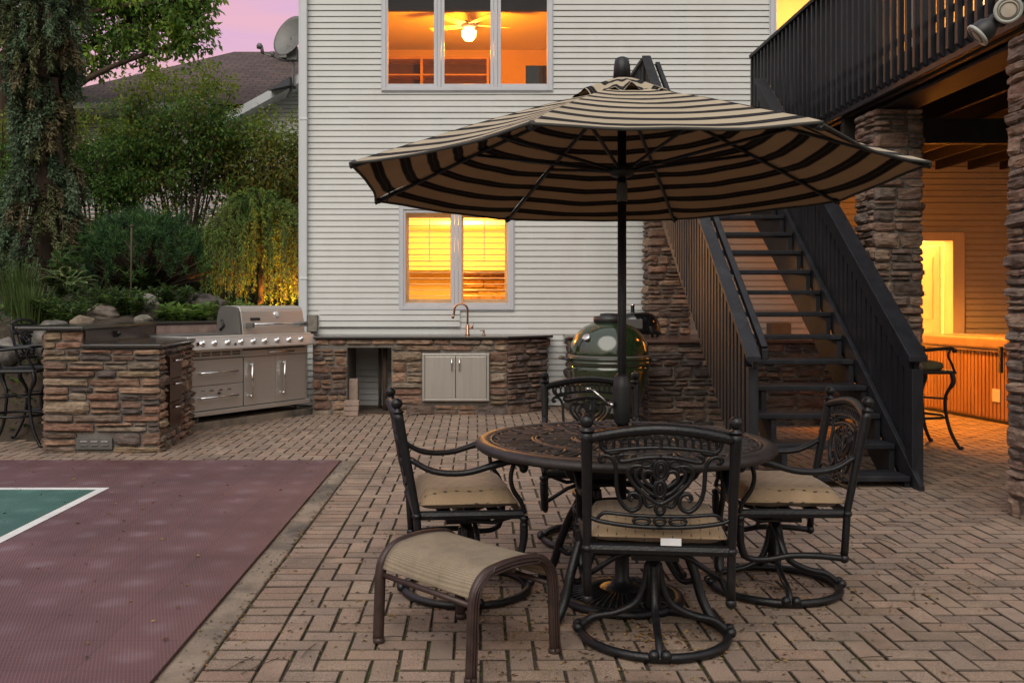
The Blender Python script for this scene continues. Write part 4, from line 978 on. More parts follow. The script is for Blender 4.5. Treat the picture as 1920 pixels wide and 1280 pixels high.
def make_chair(name, label, group):
    t = thing(name, label, 'patio chair', group=group)
    lean = lambda z: -.245 - max(0, z-.42)*.19
    P = lambda x, z: (x, lean(z) - .012*math.cos(min(1,abs(x)/.26)*PI/2)*1.6, z)
    m = MB()
    for s in (-1,1):
        m.tube([(s*.262,-.232,.215),(s*.262,-.238,.30),(s*.262,-.245,.42),(s*.263,lean(.6),.60),(s*.265,lean(.82),.82),(s*.265,lean(.845),.845)], [.016,.016,.016,.018,.021,.022], 10)
        m.lathe([(.015,-.012),(.021,-.004),(.021,.006),(.015,.012)], (s*.262,-.245,.405), 12); m.ball((s*.262,-.232,.213), .021, 12, 8)
    top = smooth_path([P(x, .822+.040*math.cos(x/.265*PI/2)) for x in (-.26,-.17,-.08,0,.08,.17,.26)], 3); m.tube(top, .020, 8, up=(0,0,1))
    m.build('back_frame', M_iron, t)
    m = MB(); back_ornament(m, P); m.build('back_scrollwork', M_iron, t)
    for s in (-1,1):
        m = MB(); z = .85; m.lathe([(.014,0),(.027,.004),(.027,.010),(.014,.016),(.016,.022)], (s*.265,lean(z),z-.006), 12); m.ball((s*.265,lean(z)-.004,z+.036), .025, 14, 10); m.build('finial', M_iron, t)
    m = MB(); a,b,c = .255,.245,.405
    m.tube([(-a,-b,c),(a,-b,c),(.285,.25,c),(-.285,.25,c)], .02, 8, closed=True, smooth=False)
    for y in (-.12,0,.12): m.box(-.27,.27,y-.03,y+.03,.40,.408)
    m.build('seat_frame', M_iron, t)
    for s in (-1,1):
        m = MB(); m.tube(arm_pts(s), [.016]*4+[.018]*8+[.022]*13, 8, flat=.8); m.ball((s*.295,.258,.608), .025, 10, 8)
        m.tube(smooth_path([(s*.295,.205,.624),(s*.294,.19,.565),(s*.292,.205,.51),(s*.29,.245,.46),(s*.288,.265,.41)],4), [.012]*17, 8); m.build('armrest', M_iron, t)
        m = MB(); m.lathe([(.014,.40),(.024,.395),(.024,.38),(.017,.375),(.023,.365),(.022,.35),(.018,.345)], (s*.287,.262,0), 12)
        m.tube(smooth_path([(s*.287,.262,.36),(s*.285,.258,.28),(s*.28,.225,.215),(s*.272,.12,.205),(s*.268,0,.222),(s*.265,-.12,.222),(s*.262,-.232,.212)],4), [.022]*4+[.020]*4+[.014]*17, 8); m.build('leg', M_iron, t)
    m = MB(); m.box(-.09,.09,-.10,.10,.325,.345); m.lathe([(.03,.12),(.028,.33)], n=14)
    for s in (-1,1): m.tube([(s*.05,.03,.335),(s*.15,.03,.30),(s*.268,.02,.222)], .011, 8); m.tube([(s*.05,-.05,.335),(s*.16,.10,.345),(s*.26,.2,.40)], .010, 8)
    m.box(-.12,.12,-.05,.05,.345,.372); m.build('swivel_plate', M_iron, t)
    m = MB(); rr_ = .283
    m.tube([(rr_*math.cos(2*PI*i/48),rr_*math.sin(2*PI*i/48),.020) for i in range(48)], .018, 8, closed=True, flat=1.0)
    m.build('base_ring', M_iron, t)
    for k in range(4):
        a = k*PI/2; m = MB(); M_ = Matrix.Rotation(a,4,'Z')
        pts = smooth_path([M_@Vector(p) for p in ((.02,0,.29),(.035,0,.20),(.07,0,.13),(.15,0,.09),(.225,0,.075),(.265,0,.05),(.29,0,.022))],4); m.tube(pts, .0145, 8, up=(0,0,1))
        m.ball(M_@Vector((.296,-.022,.034)), .021, 10, 8); m.ball(M_@Vector((.296,.022,.034)), .021, 10, 8); m.build('pedestal_leg', M_iron, t)
    # cushion: pillowed pad with piping
    m = MB(); nx, ny = 17, 15; W_, D_ = .245, .235
    def cu(i, j, side):
        u = i/(nx-1)*2-1; v = j/(ny-1)*2-1
        e = (1-abs(u)**6)*(1-abs(v)**6); e = max(0,e)**.36
        x = u*W_*(1+.05*(v+1)/2) + .006*noise.noise(Vector((u*3,v*3,side))); y = v*D_*(1-.0*u*u)
        z = .449 + (.064 if side > 0 else -.030)*e + .006*noise.noise(Vector((u*3,v*3,side*3)))*e
        return (x,y,z)
    vs = [cu(i,j,1) for j in range(ny) for i in range(nx)]; nt = len(vs); vs += [cu(i,j,-1) for j in range(ny) for i in range(nx)]
    fs = [(j*nx+i,j*nx+i+1,(j+1)*nx+i+1,(j+1)*nx+i) for j in range(ny-1) for i in range(nx-1)]; fs += [tuple(nt+a for a in f[::-1]) for f in fs]
    m.add(vs, fs, smooth=True); cush = m.build('cushion', M_cushion, t)
    m = MB(); bd = [cu(i,0,1) for i in range(nx)]+[cu(nx-1,j,1) for j in range(1,ny)]+[cu(i,ny-1,1) for i in range(nx-2,-1,-1)]+[cu(0,j,1) for j in range(ny-2,0,-1)]
    m.tube(bd, .0042, 6, closed=True); m.build('piping', M_cushion, cush)
    for o in [x for x in COL.objects if (x.parent == t and x.name.split('.')[0] in ('seat_frame','armrest','leg','cushion')) or x.parent == cush]:
        for v in o.data.vertices:
            if v.co.y > 0: v.co.y *= .82
    return t
# dashes woven into the cushion cloth
def dash_cloth(m):
    N = m.node_tree.nodes; L = m.node_tree.links; bs = N['Principled BSDF']; src = bs.inputs['Base Color'].links[0].from_socket
    tc = N.new('ShaderNodeTexCoord'); sp = N.new('ShaderNodeSeparateXYZ'); L.new(tc.outputs['Object'], sp.inputs[0])
    def M(op, a, b=None):
        n = N.new('ShaderNodeMath'); n.operation = op
        for k, v in enumerate((a,b)):
            if v is None: continue
            if isinstance(v,(int,float)): n.inputs[k].default_value = v
            else: L.new(v, n.inputs[k])
        return n.outputs[0]
    yz = M('ADD', sp.outputs['Y'], sp.outputs['Z'])
    row = M('FLOOR', M('DIVIDE', sp.outputs['X'], .034)); fx = M('ABSOLUTE', M('SUBTRACT', M('FRACT', M('DIVIDE', sp.outputs['X'], .034)), .5))
    fy = M('ABSOLUTE', M('SUBTRACT', M('FRACT', M('ADD', M('DIVIDE', yz, .052), M('MULTIPLY', row, .37))), .5))
    d = M('MULTIPLY', M('LESS_THAN', fx, .055), M('LESS_THAN', fy, .15)); ln = M('MULTIPLY', M('LESS_THAN', fx, .04), .3)
    k = M('SUBTRACT', 1.0, M('MAXIMUM', M('MULTIPLY', d, .85), M('MULTIPLY', ln, .5)))
    sc = N.new('ShaderNodeVectorMath'); sc.operation = 'SCALE'; L.new(src, sc.inputs[0]); L.new(k, sc.inputs['Scale']); L.new(sc.outputs['Vector'], bs.inputs['Base Color'])
dash_cloth(M_cushion)
chair = make_chair('patio_chair', 'near scrolled iron swivel chair with its back to the camera and a white cushion tag', 'iron chairs around the table')
for (x,y,rz,lab) in ((-.045,4.34,rad(-82),'iron swivel chair left of the table, behind the low footstool'),(1.375,4.37,rad(86),'iron swivel chair right of the table, in front of the stairs'),(.655,5.22,rad(178),'iron swivel chair on the far side of the table before the green cooker')):
    c = copy_tree(chair); c.location = (x,y,0); c.rotation_euler = (0,0,rz); c['label'] = lab
chair.location = (.70,3.74,0); chair.rotation_euler = (0,0,rad(-6))
tg = MB(); tg.box(-.045+.05,.03+.05,-.262,-.258,.425,.452); tg.build('cushion_tag', M_tagw, chair, bevel=.001)

# ------------------------------------------------------------------ round table
TX, TY, TR, TZ = .652, 4.2, .655, .72
tb = thing('round_table', 'round cast metal dining table with lacy top under the umbrella', 'dining table', (TX,TY,0))
m = MB(); m.lathe([(.05,.690),(.60,.690),(.60,.700),(.05,.700)], n=64); m.build('top_plate', M_tabledark, tb)
m = MB(); pr = [(.588,.703),(.60,.712),(.615,.716),(.635,.712),(.652,.700),(.655,.685),(.640,.672),(.60,.672)]
m.lathe(pr, n=80); m.build('rim', M_tabletop, tb)
m = MB()
def ring(r, w=.008, z=.707, n=72): m.tube([(r*math.cos(2*PI*i/n),r*math.sin(2*PI*i/n),z) for i in range(n)], w, 6, closed=True)
for r in (.585,.40,.385,.225,.21,.075): ring(r)
def polar(pts, k, n, r=.0085, mir=True, z=.7075):
    for i in range(n):
        for s in ((1,-1) if mir else (1,)):
            q = smooth_path([(p[0]*math.cos(s*p[1]+2*PI*(i+k)/n), p[0]*math.sin(s*p[1]+2*PI*(i+k)/n), z) for p in pts], 3); m.tube(q, r, 5, up=(0,0,1), flat=.7)
polar([(.40,.0),(.44,.07),(.50,.10),(.55,.06),(.54,.01),(.50,.02),(.49,.05)],0,16)
polar([(.40,.19),(.46,.16),(.53,.17),(.575,.196)],0,16)
polar([(.42,.0),(.47,.03),(.46,.0)],0,16,.007); polar([(.575,.02),(.555,.10),(.58,.15)],0,16,.007)
polar([(.225,.0),(.26,.12),(.32,.16),(.36,.09),(.34,.01),(.30,.03),(.30,.09)],0,10); polar([(.225,.31),(.29,.24),(.35,.25),(.385,.31)],0,10); polar([(.25,0),(.28,.05),(.32,.0)],0,10,.007)
polar([(.075,0),(.11,.25),(.16,.28),(.20,.10),(.21,0)],0,8); polar([(.085,.38),(.15,.34),(.205,.39)],0,8)
m.build('lace_casting', M_tabletop, tb)
m = MB()
for k in range(4):
    a = PI/4+k*PI/2; M_ = Matrix.Rotation(a,4,'Z')
    m = MB(); pts = smooth_path([M_@Vector(p) for p in ((.40,0,.685),(.36,0,.60),(.27,0,.55),(.235,0,.47),(.25,0,.40),(.30,0,.32),(.36,0,.20),(.40,0,.09),(.45,0,.02),(.485,0,.014))],4); m.tube(pts, [.02]*37, 8, up=(0,0,1)); 
    m.tube(smooth_path([M_@Vector(p) for p in ((.235,0,.47),(.20,0,.36),(.22,0,.24),(.30,0,.15),(.37,0,.17))],4), .013, 8); m.build('leg', M_iron, tb)
m = MB()
for z in (.47,.40,.26): m.tube([(.215*math.cos(2*PI*i/40),.215*math.sin(2*PI*i/40),z) for i in range(40)], .011, 6, closed=True)
for i in range(16):
    a = 2*PI*i/16
    for s in (1,-1): m.tube(smooth_path([(.215*math.cos(a+s*q),.215*math.sin(a+s*q),z) for q,z in ((0,.40),(.14,.37),(.16,.31),(.03,.28),(-.05,.33))],3), .0065, 5)
m.build('basket', M_iron, tb)

# ------------------------------------------------------------------ umbrella
um = thing('patio_umbrella', 'open octagonal umbrella in beige and black stripes over the table', 'umbrella', (TX-.005,TY,0))
RR = 1.235; tilt = -.048
ZA = 2.275; ZR = 1.842
def rib(t): return RR*t, ZA + (ZR-ZA)*t + .012*math.sin(PI*min(1,t))*1.0
def cp(k, t, s):
    a0 = rad(22.5+45*k); a1 = a0+PI/4; r, z = rib(t)
    x = r*(math.cos(a0)*(1-s)+math.cos(a1)*s); y = r*(math.sin(a0)*(1-s)+math.sin(a1)*s)
    b = 4*s*(1-s)
    sc = 1 - .028*b*t**3
    z2 = z - .032*b*t**1.2 + .018*b*t**6 + .006*noise.noise(Vector((k*3.1+s*4,t*6,1)))*t
    x *= sc; y *= sc
    return (x, y, z2 + tilt*y)
m = MB(); uvs = []; nt, ns = 22, 12
for k in range(8):
    vs = []
    for i in range(nt+1):
        t = .06+.94*i/nt
        for j in range(ns+1):
            s = j/ns; vs.append(cp(k,t,s)); uvs.append((s, t*(1-.028*4*s*(1-s)*t**3)+ .004*noise.noise(Vector((k+s*5,t*4,0)))))
    m.add(vs, [(i*(ns+1)+j,(i+1)*(ns+1)+j,(i+1)*(ns+1)+j+1,i*(ns+1)+j+1) for i in range(nt) for j in range(ns)], smooth=True)
m.uv = uvs
def canopy_mat(name, freq, off, ch='V'):
    M_ = bpy.data.materials.new(name); M_.use_nodes = True; N = M_.node_tree.nodes; L = M_.node_tree.links; bs = N['Principled BSDF']
    tc = N.new('ShaderNodeTexCoord'); sp = N.new('ShaderNodeSeparateXYZ'); L.new(tc.outputs['UV'], sp.inputs[0])
    def M(op, a, b=None, c=None):
        n = N.new('ShaderNodeMath'); n.operation = op
        for k, v in enumerate((a,b,c)):
            if v is None: continue
            if isinstance(v,(int,float)): n.inputs[k].default_value = v
            else: L.new(v, n.inputs[k])
        return n.outputs[0]
    f = M('FRACT', M('MULTIPLY_ADD', sp.outputs['Y'], freq, off))
    r = N.new('ShaderNodeValToRGB'); r.color_ramp.interpolation = 'CONSTANT'; L.new(f, r.inputs['Fac'])
    beige = (.41,.345,.25,1); blk = (.012,.012,.014,1); thin = (.26,.22,.16,1)
    e = r.color_ramp.elements; e[0].position = 0; e[0].color = beige; e[1].position = .56; e[1].color = blk
    for p,c in ((.572,thin),(.584,blk),(.755,thin),(.765,blk),(.945,thin),(.957,blk),(.975,beige)):
        q = e.new(p); q.color = c
    nz = N.new('ShaderNodeTexNoise'); nz.inputs['Scale'].default_value = 3; nz.inputs['Detail'].default_value = 7; L.new(tc.outputs['Object'], nz.inputs['Vector'])
    wv = N.new('ShaderNodeTexNoise'); wv.inputs['Scale'].default_value = 300; L.new(tc.outputs['Object'], wv.inputs['Vector'])
    k = M('MULTIPLY', M('MULTIPLY_ADD', nz.outputs['Fac'], .5, .75), M('MULTIPLY_ADD', wv.outputs['Fac'], .3, .85))
    sc = N.new('ShaderNodeVectorMath'); sc.operation = 'SCALE'; L.new(r.outputs['Color'], sc.inputs[0]); L.new(k, sc.inputs['Scale'])
    # shade and warm bounce under the canopy are put into the underside's browner colour
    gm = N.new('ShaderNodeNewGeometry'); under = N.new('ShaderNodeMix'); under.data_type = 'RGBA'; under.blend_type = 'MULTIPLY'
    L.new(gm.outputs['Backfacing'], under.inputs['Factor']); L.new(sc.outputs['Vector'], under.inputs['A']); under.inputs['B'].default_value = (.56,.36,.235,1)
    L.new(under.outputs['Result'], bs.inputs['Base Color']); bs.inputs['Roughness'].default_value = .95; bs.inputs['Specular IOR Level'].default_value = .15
    tr = N.new('ShaderNodeBsdfTranslucent'); tn = N.new('ShaderNodeMix'); tn.data_type = 'RGBA'; tn.blend_type = 'MULTIPLY'; tn.inputs['Factor'].default_value = 1; L.new(sc.outputs['Vector'], tn.inputs['A']); tn.inputs['B'].default_value = (1,.72,.5,1); L.new(tn.outputs['Result'], tr.inputs['Color'])
    ms = N.new('ShaderNodeMixShader'); ms.inputs['Fac'].default_value = .07; L.new(bs.outputs['BSDF'], ms.inputs[1]); L.new(tr.outputs['BSDF'], ms.inputs[2]); L.new(ms.outputs['Shader'], N['Material Output'].inputs['Surface'])
    return M_
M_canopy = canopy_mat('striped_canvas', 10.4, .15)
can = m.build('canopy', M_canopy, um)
m = MB()
for k in range(8): m.tube([Vector(cp(k,1,j/12))+Vector((0,0,-.004)) for j in range(13)], .006, 5)
m.build('hem', mat('canopy_hem',(.05,.048,.042),.9), can)
m = MB(); uvs = []; nr, na = 6, 96; vs = []
for i in range(nr+1):
    t = i/nr; r = .045+.215*t
    for j in range(na):
        a = 2*PI*j/na; oc = 1-.06*math.cos(8*(a-rad(22.5)))*0
        ruf = t*t*(.014*math.sin(a*7+.5)+.010*math.sin(a*13+2)+.008*math.sin(a*23))
        k8 = math.cos(PI/8)/math.cos(((a-rad(22.5)) % (PI/4))-PI/8)
        vs.append((r*k8*math.cos(a)*(1+ruf), r*k8*math.sin(a)*(1+ruf), 2.30-.110*t**1.25+ruf*1.2+tilt*r*math.sin(a))); uvs.append((j/na, .25+t*.22))
m.add(vs, [(i*na+j,(i+1)*na+j,(i+1)*na+(j+1)%na,i*na+(j+1)%na) for i in range(nr) for j in range(na)], smooth=True); m.uv = uvs
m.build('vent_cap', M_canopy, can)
m = MB(); m.tube([(0,0,0.02),(0,0,2.30)], .0195, 16); m.build('pole', M_iron, um)
m = MB(); m.lathe([(.024,2.29),(.040,2.30),(.036,2.36),(.030,2.392),(.012,2.40)], n=18); m.build('finial', M_iron, um)
m = MB(); m.lathe([(.022,1.865),(.05,1.875),(.06,1.90),(.045,1.915),(.022,1.93)], n=24); m.build('runner_hub', M_darkpl, um)
m = MB(); m.lathe([(.022,1.76),(.024,1.765),(.024,1.84),(.022,1.845)], n=16); m.build('pole_collar', M_steelside, um)
m = MB(); m.lathe([(.022,2.17),(.05,2.18),(.05,2.215),(.022,2.22)], n=24); m.build('crown_hub', M_darkpl, um)
for k in range(8):
    m = MB(); pts = []
    for i in range(13):
        t = .04+.96*i/12; p = Vector(cp(k,t,0)); pts.append(p+Vector((0,0,-.018)))
    m.tube(pts, .009, 6); rb = m.build('rib', M_iron, um)
    m = MB(); p = Vector(cp(k,.56,0)); a = rad(22.5+45*k); m.tube([(.05*math.cos(a),.05*math.sin(a),1.90),p+Vector((0,0,-.024))], .008, 6); m.build('strut', M_iron, rb)
    m = MB(); q = Vector(cp(k,.985,0)); m.ball(q+Vector((0,0,-.012)), .017, 8, 6); m.build('rib_tip', M_darkpl, rb)
m = MB(); q = Vector(cp(3,.93,.35)); m.tube([q, q+Vector((.0,.0,-.03)), q+Vector((-.015,0,-.085))], .004, 5); m.build('tie_cord', M_darkpl, um)
m = MB(); m.lathe([(.022,.77),(.034,.79),(.040,.84),(.041,.94),(.032,.99),(.022,1.0)], n=20); ck = m.build('crank_housing', M_darkpl, um)
m = MB(); m.tube([(-.045,-.02,.865),(-.06,-.025,.865)], .016, 10); m.tube([(-.058,-.03,.862),(-.135,-.035,.935)], .006, 6); m.tube([(-.135,-.035,.935),(-.165,-.05,.938)], .009, 8); m.build('crank_handle', M_chrome, ck)
ub = thing('umbrella_base', 'round ribbed iron umbrella stand on the pavers below the table', 'umbrella stand', (TX-.005,TY,.003))
m = MB(); m.lathe([(.27,0),(.275,.012),(.265,.03),(.24,.034),(.235,.028),(.10,.055),(.05,.07),(.04,.09),(.032,.10),(.030,.30),(.034,.305),(.034,.325),(.0205,.33)], n=64); m.build('base_plate', M_iron, ub)
m = MB()
for i in range(48):
    a = 2*PI*i/48; m.tube([(.10*math.cos(a),.10*math.sin(a),.056),(.23*math.cos(a),.23*math.sin(a),.032)], .0045, 5)
m.build('radial_ribs', M_iron, ub)

# ------------------------------------------------------------------ footstool
ot = thing('footstool', 'low brown metal footstool with beige mesh sling in the foreground', 'footstool', (-.04,3.62,0), math.atan2(.27,.297))
hu, hv = .20, .265     # half size along the arched legs / along the sling
prof = [(-hu-.012,0.012),(-hu-.006,.15),(-hu,.27),(-hu+.018,.325),(-hu+.06,.362),(-hu+.12,.375),(0,.380),(hu-.12,.375),(hu-.06,.362),(hu-.018,.325),(hu,.27),(hu+.006,.15),(hu+.012,.012)]
for s in (-1,1):
    m = MB(); q = smooth_path([(x,s*hv,z) for x,z in prof],4); m.tube(q, .0165, 10, flat=1.25)
    for dz in (-.012,0,.012): m.tube([v+Vector((0,s*.016,0))+Vector((0,0,dz if abs(v.x) < .12 else 0))+Vector((dz if abs(v.x) >= .12 else 0,0,0)) for v in q], .0045, 5)
    fm = m.build('leg_frame', M_brownmetal, ot)
    for e in (-1,1): m = MB(); m.lathe([(.020,0),(.023,.004),(.023,.016),(.018,.022)], (e*(hu+.012),s*hv,0), 12); m.build('foot_cap', M_brownmetal, fm)
m = MB()
for e in (-1,1): m.tube([(e*(hu-.002),-hv,.262),(e*(hu-.002),hv,.262)], .011, 8)
m.tube([(0,-hv,.352),(0,hv,.352)], .010, 8); m.build('cross_rail', M_brownmetal, ot)
m = MB(); path = smooth_path([(-hu-.002,0,.275)]+[(x,0,z-.004) for x,z in prof[3:10]]+[(hu+.002,0,.275)],5); nv = 15; vs = []
for v in path:
    for j in range(nv):
        w = j/(nv-1)*2-1; top = max(0,1-abs(v.x)/.17)
        vs.append((v.x*(1-.02*(1-w*w)), w*(hv-.012), v.z+.010-.014*(1-w*w)*top))
n = len(path); m.add(vs, [(i*nv+j,i*nv+j+1,(i+1)*nv+j+1,(i+1)*nv+j) for i in range(n-1) for j in range(nv-1)], smooth=True)
N = M_sling.node_tree.nodes; L = M_sling.node_tree.links; bs = N['Principled BSDF']; src = bs.inputs['Base Color'].links[0].from_socket
tc = N.new('ShaderNodeTexCoord'); wv = N.new('ShaderNodeTexWave'); wv.wave_type = 'BANDS'; wv.bands_direction = 'X'; wv.inputs['Scale'].default_value = 52; wv.inputs['Distortion'].default_value = .4
L.new(tc.outputs['Object'], wv.inputs['Vector']); mr = N.new('ShaderNodeMapRange'); mr.inputs['To Min'].default_value = .80; mr.inputs['To Max'].default_value = 1.12; L.new(wv.outputs['Fac'], mr.inputs['Value'])
scl = N.new('ShaderNodeVectorMath'); scl.operation = 'SCALE'; L.new(src, scl.inputs[0]); L.new(mr.outputs['Result'], scl.inputs['Scale']); L.new(scl.outputs['Vector'], bs.inputs['Base Color'])
so2 = m.build('sling_seat', M_sling, ot); sol = so2.modifiers.new('Solidify','SOLIDIFY'); sol.thickness = .004

# ------------------------------------------------------------------ bar stools
def make_stool(label, loc, rz, group, pad=False):
    t = thing('bar_stool', label, 'bar stool', loc, rz, group)
    lean = lambda z: -.215 - max(0, z-.70)*.22
    P = lambda x, z: (x*.86, lean(z+.27), z+.27)
    m = MB()
    for s in (-1,1):
        m.tube(smooth_path([(s*.20,-.20,.68),(s*.215,lean(.8),.80),(s*.225,lean(1.0),1.0),(s*.21,lean(1.10),1.10)],4), .014, 8)
    m.tube(smooth_path([(-.21,lean(1.1),1.10),(-.12,lean(1.13),1.135),(0,lean(1.14),1.145),(.12,lean(1.13),1.135),(.21,lean(1.1),1.10)],4), .016, 8); m.build('back_frame', M_iron, t)
    m = MB(); back_ornament(m, P); m.build('back_scrollwork', M_iron, t)
    m = MB(); m.tube([(-.22,-.21,.69),(.22,-.21,.69),(.24,.22,.69),(-.24,.22,.69)], .016, 8, closed=True, smooth=False)
    for i in range(9): y = -.19+i*.048; m.box(-.22,.22,y-.012,y+.012,.690,.700)
    for i in range(6): x = -.18+i*.072; m.box(x-.010,x+.010,-.20,.21,.6905,.6995)
    m.build('seat', M_iron, t)
    for s in (-1,1):
        m = MB(); m.tube(smooth_path([(s*.222,lean(.90),.90),(s*.24,-.10,.885),(s*.255,.06,.90),(s*.26,.17,.905),(s*.258,.21,.885)],4), .015, 8); m.ball((s*.258,.205,.885), .021, 8, 6)
        m.tube(smooth_path([(s*.258,.17,.895),(s*.255,.15,.84),(s*.25,.19,.76),(s*.24,.22,.69)],4), .011, 8); m.build('armrest', M_iron, t)
        for y0,y1 in ((.20,.25),(-.19,-.24)):
            m = MB(); m.tube(smooth_path([(s*.225,y0,.685),(s*.235,y0*1.05,.60),(s*.20,y0*.80,.48),(s*.195,y0*.82,.33),(s*.215,y0*.98,.16),(s*.235,y1*1.02,.03),(s*.25,y1*1.12,.012)],4), [.022]*6+[.016]*19, 8); m.ball((s*.25,y1*1.12,.016), .018, 8, 6); m.build('leg', M_iron, t)
    m = MB(); m.tube([(.235*math.cos(2*PI*i/32),.235*math.sin(2*PI*i/32),.28) for i in range(32)], .013, 8, closed=True); m.tube([(-.2,-.18,.45),(.2,.18,.45)], .009, 6); m.tube([(-.2,.18,.45),(.2,-.18,.45)], .009, 6); m.build('foot_ring', M_iron, t)
    if pad:
        m = MB(); m.lathe([(.02,.70),(.20,.702),(.225,.73),(.215,.765),(.15,.785),(.02,.79)], n=28); m.build('cushion', M_chairgreen, t)
    return t
make_stool('black iron bar stool nearest the left edge, without a cushion', (-4.25,8.80,0), rad(-80), 'bar stools by the stone bar')
make_stool('black iron bar stool tucked behind the end of the stone bar', (-4.20,9.42,0), rad(-95), 'bar stools by the stone bar')
make_stool('dark bar stool with olive cushion half hidden by the stone column', (4.05,8.72,0), rad(-86), 'bar stools under the deck', True)
make_stool('bar stool back glimpsed between stair rail and column against bright door', (4.20,10.35,0), rad(170), 'bar stools under the deck', True)
# ------------------------------------------------------------------ neighbour house
nb = thing('neighbour_house', 'neighbouring pale sided house with brown shingle roof behind the shrubs', 'house', (-6,18,2.1))
w = MB(); siding(w, -11, 1.5, 1.9, 5.0, e=.0757, T=lambda x,z,d: (x, 18-d, z)); w.build('wall', M_siding, nb, True)
M_shing = bpy.data.materials.new('brown_shingle'); M_shing.use_nodes = True
N = M_shing.node_tree.nodes; L = M_shing.node_tree.links; bs = N['Principled BSDF']
g = N.new('ShaderNodeNewGeometry'); sp = N.new('ShaderNodeSeparateXYZ'); L.new(g.outputs['Position'], sp.inputs[0]); cbx = N.new('ShaderNodeCombineXYZ')
L.new(sp.outputs['X'], cbx.inputs[0]); mm = N.new('ShaderNodeMath'); mm.operation = 'MULTIPLY'; mm.inputs[1].default_value = 2.2; L.new(sp.outputs['Z'], mm.inputs[0]); L.new(mm.outputs[0], cbx.inputs[1])
br = N.new('ShaderNodeTexBrick'); br.inputs['Scale'].default_value = 1; br.inputs['Brick Width'].default_value = .3; br.inputs['Row Height'].default_value = .15; br.inputs['Mortar Size'].default_value = .012
br.inputs['Color1'].default_value = (.105,.07,.06,1); br.inputs['Color2'].default_value = (.065,.045,.042,1); br.inputs['Mortar'].default_value = (.022,.017,.016,1); br.inputs['Bias'].default_value = 0
nzs = N.new('ShaderNodeTexNoise'); nzs.inputs['Scale'].default_value = .8; L.new(g.outputs['Position'], nzs.inputs['Vector']); ad = N.new('ShaderNodeVectorMath'); ad.operation = 'ADD'; scn = N.new('ShaderNodeVectorMath'); scn.operation = 'SCALE'; scn.inputs['Scale'].default_value = .05; L.new(nzs.outputs['Color'], scn.inputs[0]); L.new(cbx.outputs[0], ad.inputs[0]); L.new(scn.outputs['Vector'], ad.inputs[1])
L.new(ad.outputs['Vector'], br.inputs['Vector']); L.new(br.outputs['Color'], bs.inputs['Base Color']); bs.inputs['Roughness'].default_value = .95
bpn = N.new('ShaderNodeBump'); bpn.inputs['Strength'].default_value = .6; bpn.inputs['Distance'].default_value = .02; L.new(br.outputs['Fac'], bpn.inputs['Height']); bpn.invert = True; L.new(bpn.outputs['Normal'], bs.inputs['Normal'])
ridge = (-5.6,22.0,7.12); r2 = (4,22.0,7.12)
e0 = (-8.6,17.55,4.98); e1 = (4,17.55,4.98)
r = MB()
r.add([e0,e1,r2,ridge],[(0,1,2,3)]); r.add([(-8.6,26.5,4.98),e0,ridge],[(0,1,2)]); r.add([e1,(4,26.5,4.98),(-8.6,26.5,4.98),ridge,r2],[(0,1,4),(1,2,3)][:1])
r.add([(4,26.5,4.98),(-8.6,26.5,4.98),ridge,r2],[(0,1,2,3)])
# front gable wing on the right
gp = (-1.4,17.0,6.37); gl = (-4.6,17.0,4.62)
r.add([gl,gp,(-1.4,22,6.37),(-4.6,22,4.62)],[(0,1,2,3)]); r.add([gp,(1.8,17,4.62),(1.8,22,4.62),(-1.4,22,6.37)],[(0,1,2,3)])
r.build('roof', M_shing, nb, True)
t = MB(); t.box(-8.6,-4.9,17.50,17.56,4.83,4.97); t.box(-8.6,-4.9,17.56,18,4.83,4.85); t.box(-8.62,-4.9,17.40,17.50,4.87,4.98); t.build('gutter', M_trim, nb, True)
t = MB()
def rake(a, b, d0, d1, y0, y1):
    A = Vector(a); B = Vector(b); t.add([A+Vector((0,y0,-d0)),B+Vector((0,y0,-d0)),B+Vector((0,y0,-d1)),A+Vector((0,y0,-d1)),A+Vector((0,y1,-d0)),B+Vector((0,y1,-d0)),B+Vector((0,y1,-d1)),A+Vector((0,y1,-d1))], [(3,2,1,0),(4,5,6,7),(0,1,5,4),(1,2,6,5),(2,3,7,6),(3,0,4,7)])
rake(gl,gp,.01,.17,-.03,.0); rake(gl,gp,.14,.172,.0,.38); t.build('rake_board', M_trim, nb, True)
w = MB(); n_c = 60
for k in range(n_c):
    z = 1.9+k*.0757
    if z > 6.8: break
    if z > 6.1: break
    xl = max(-4.3, -4.3+(z-4.62)*1.829) if z > 4.62 else -4.3
    xl2 = max(-4.3, -4.3+(z+.0757-4.62)*1.829) if z+.0757 > 4.62 else -4.3
    w.add([(xl,17.40,z),(1.5,17.40,z),(1.5,17.40,z+.0757),(xl2,17.40,z+.0757)],[(0,1,2,3)]); z += .010
    w.add([(xl,17.37,z),(1.5,17.37,z),(1.5,17.383,z+.0657),(xl2,17.383,z+.0657)],[(0,1,2,3)]); w.add([(xl,17.40,z),(1.5,17.40,z),(1.5,17.37,z),(xl,17.37,z)],[(0,1,2,3)])
w.box(-4.3,-4.28,17.40,18,1.9,4.70); w.build('gable_wall', M_siding, nb, True)
v = MB(); v.box(-4.35,-3.92,21.0,21.4,6.72,6.86); v.box(-4.40,-3.87,20.95,21.45,6.86,6.90); v.build('roof_vent', M_dish, nb, True, bevel=.02)
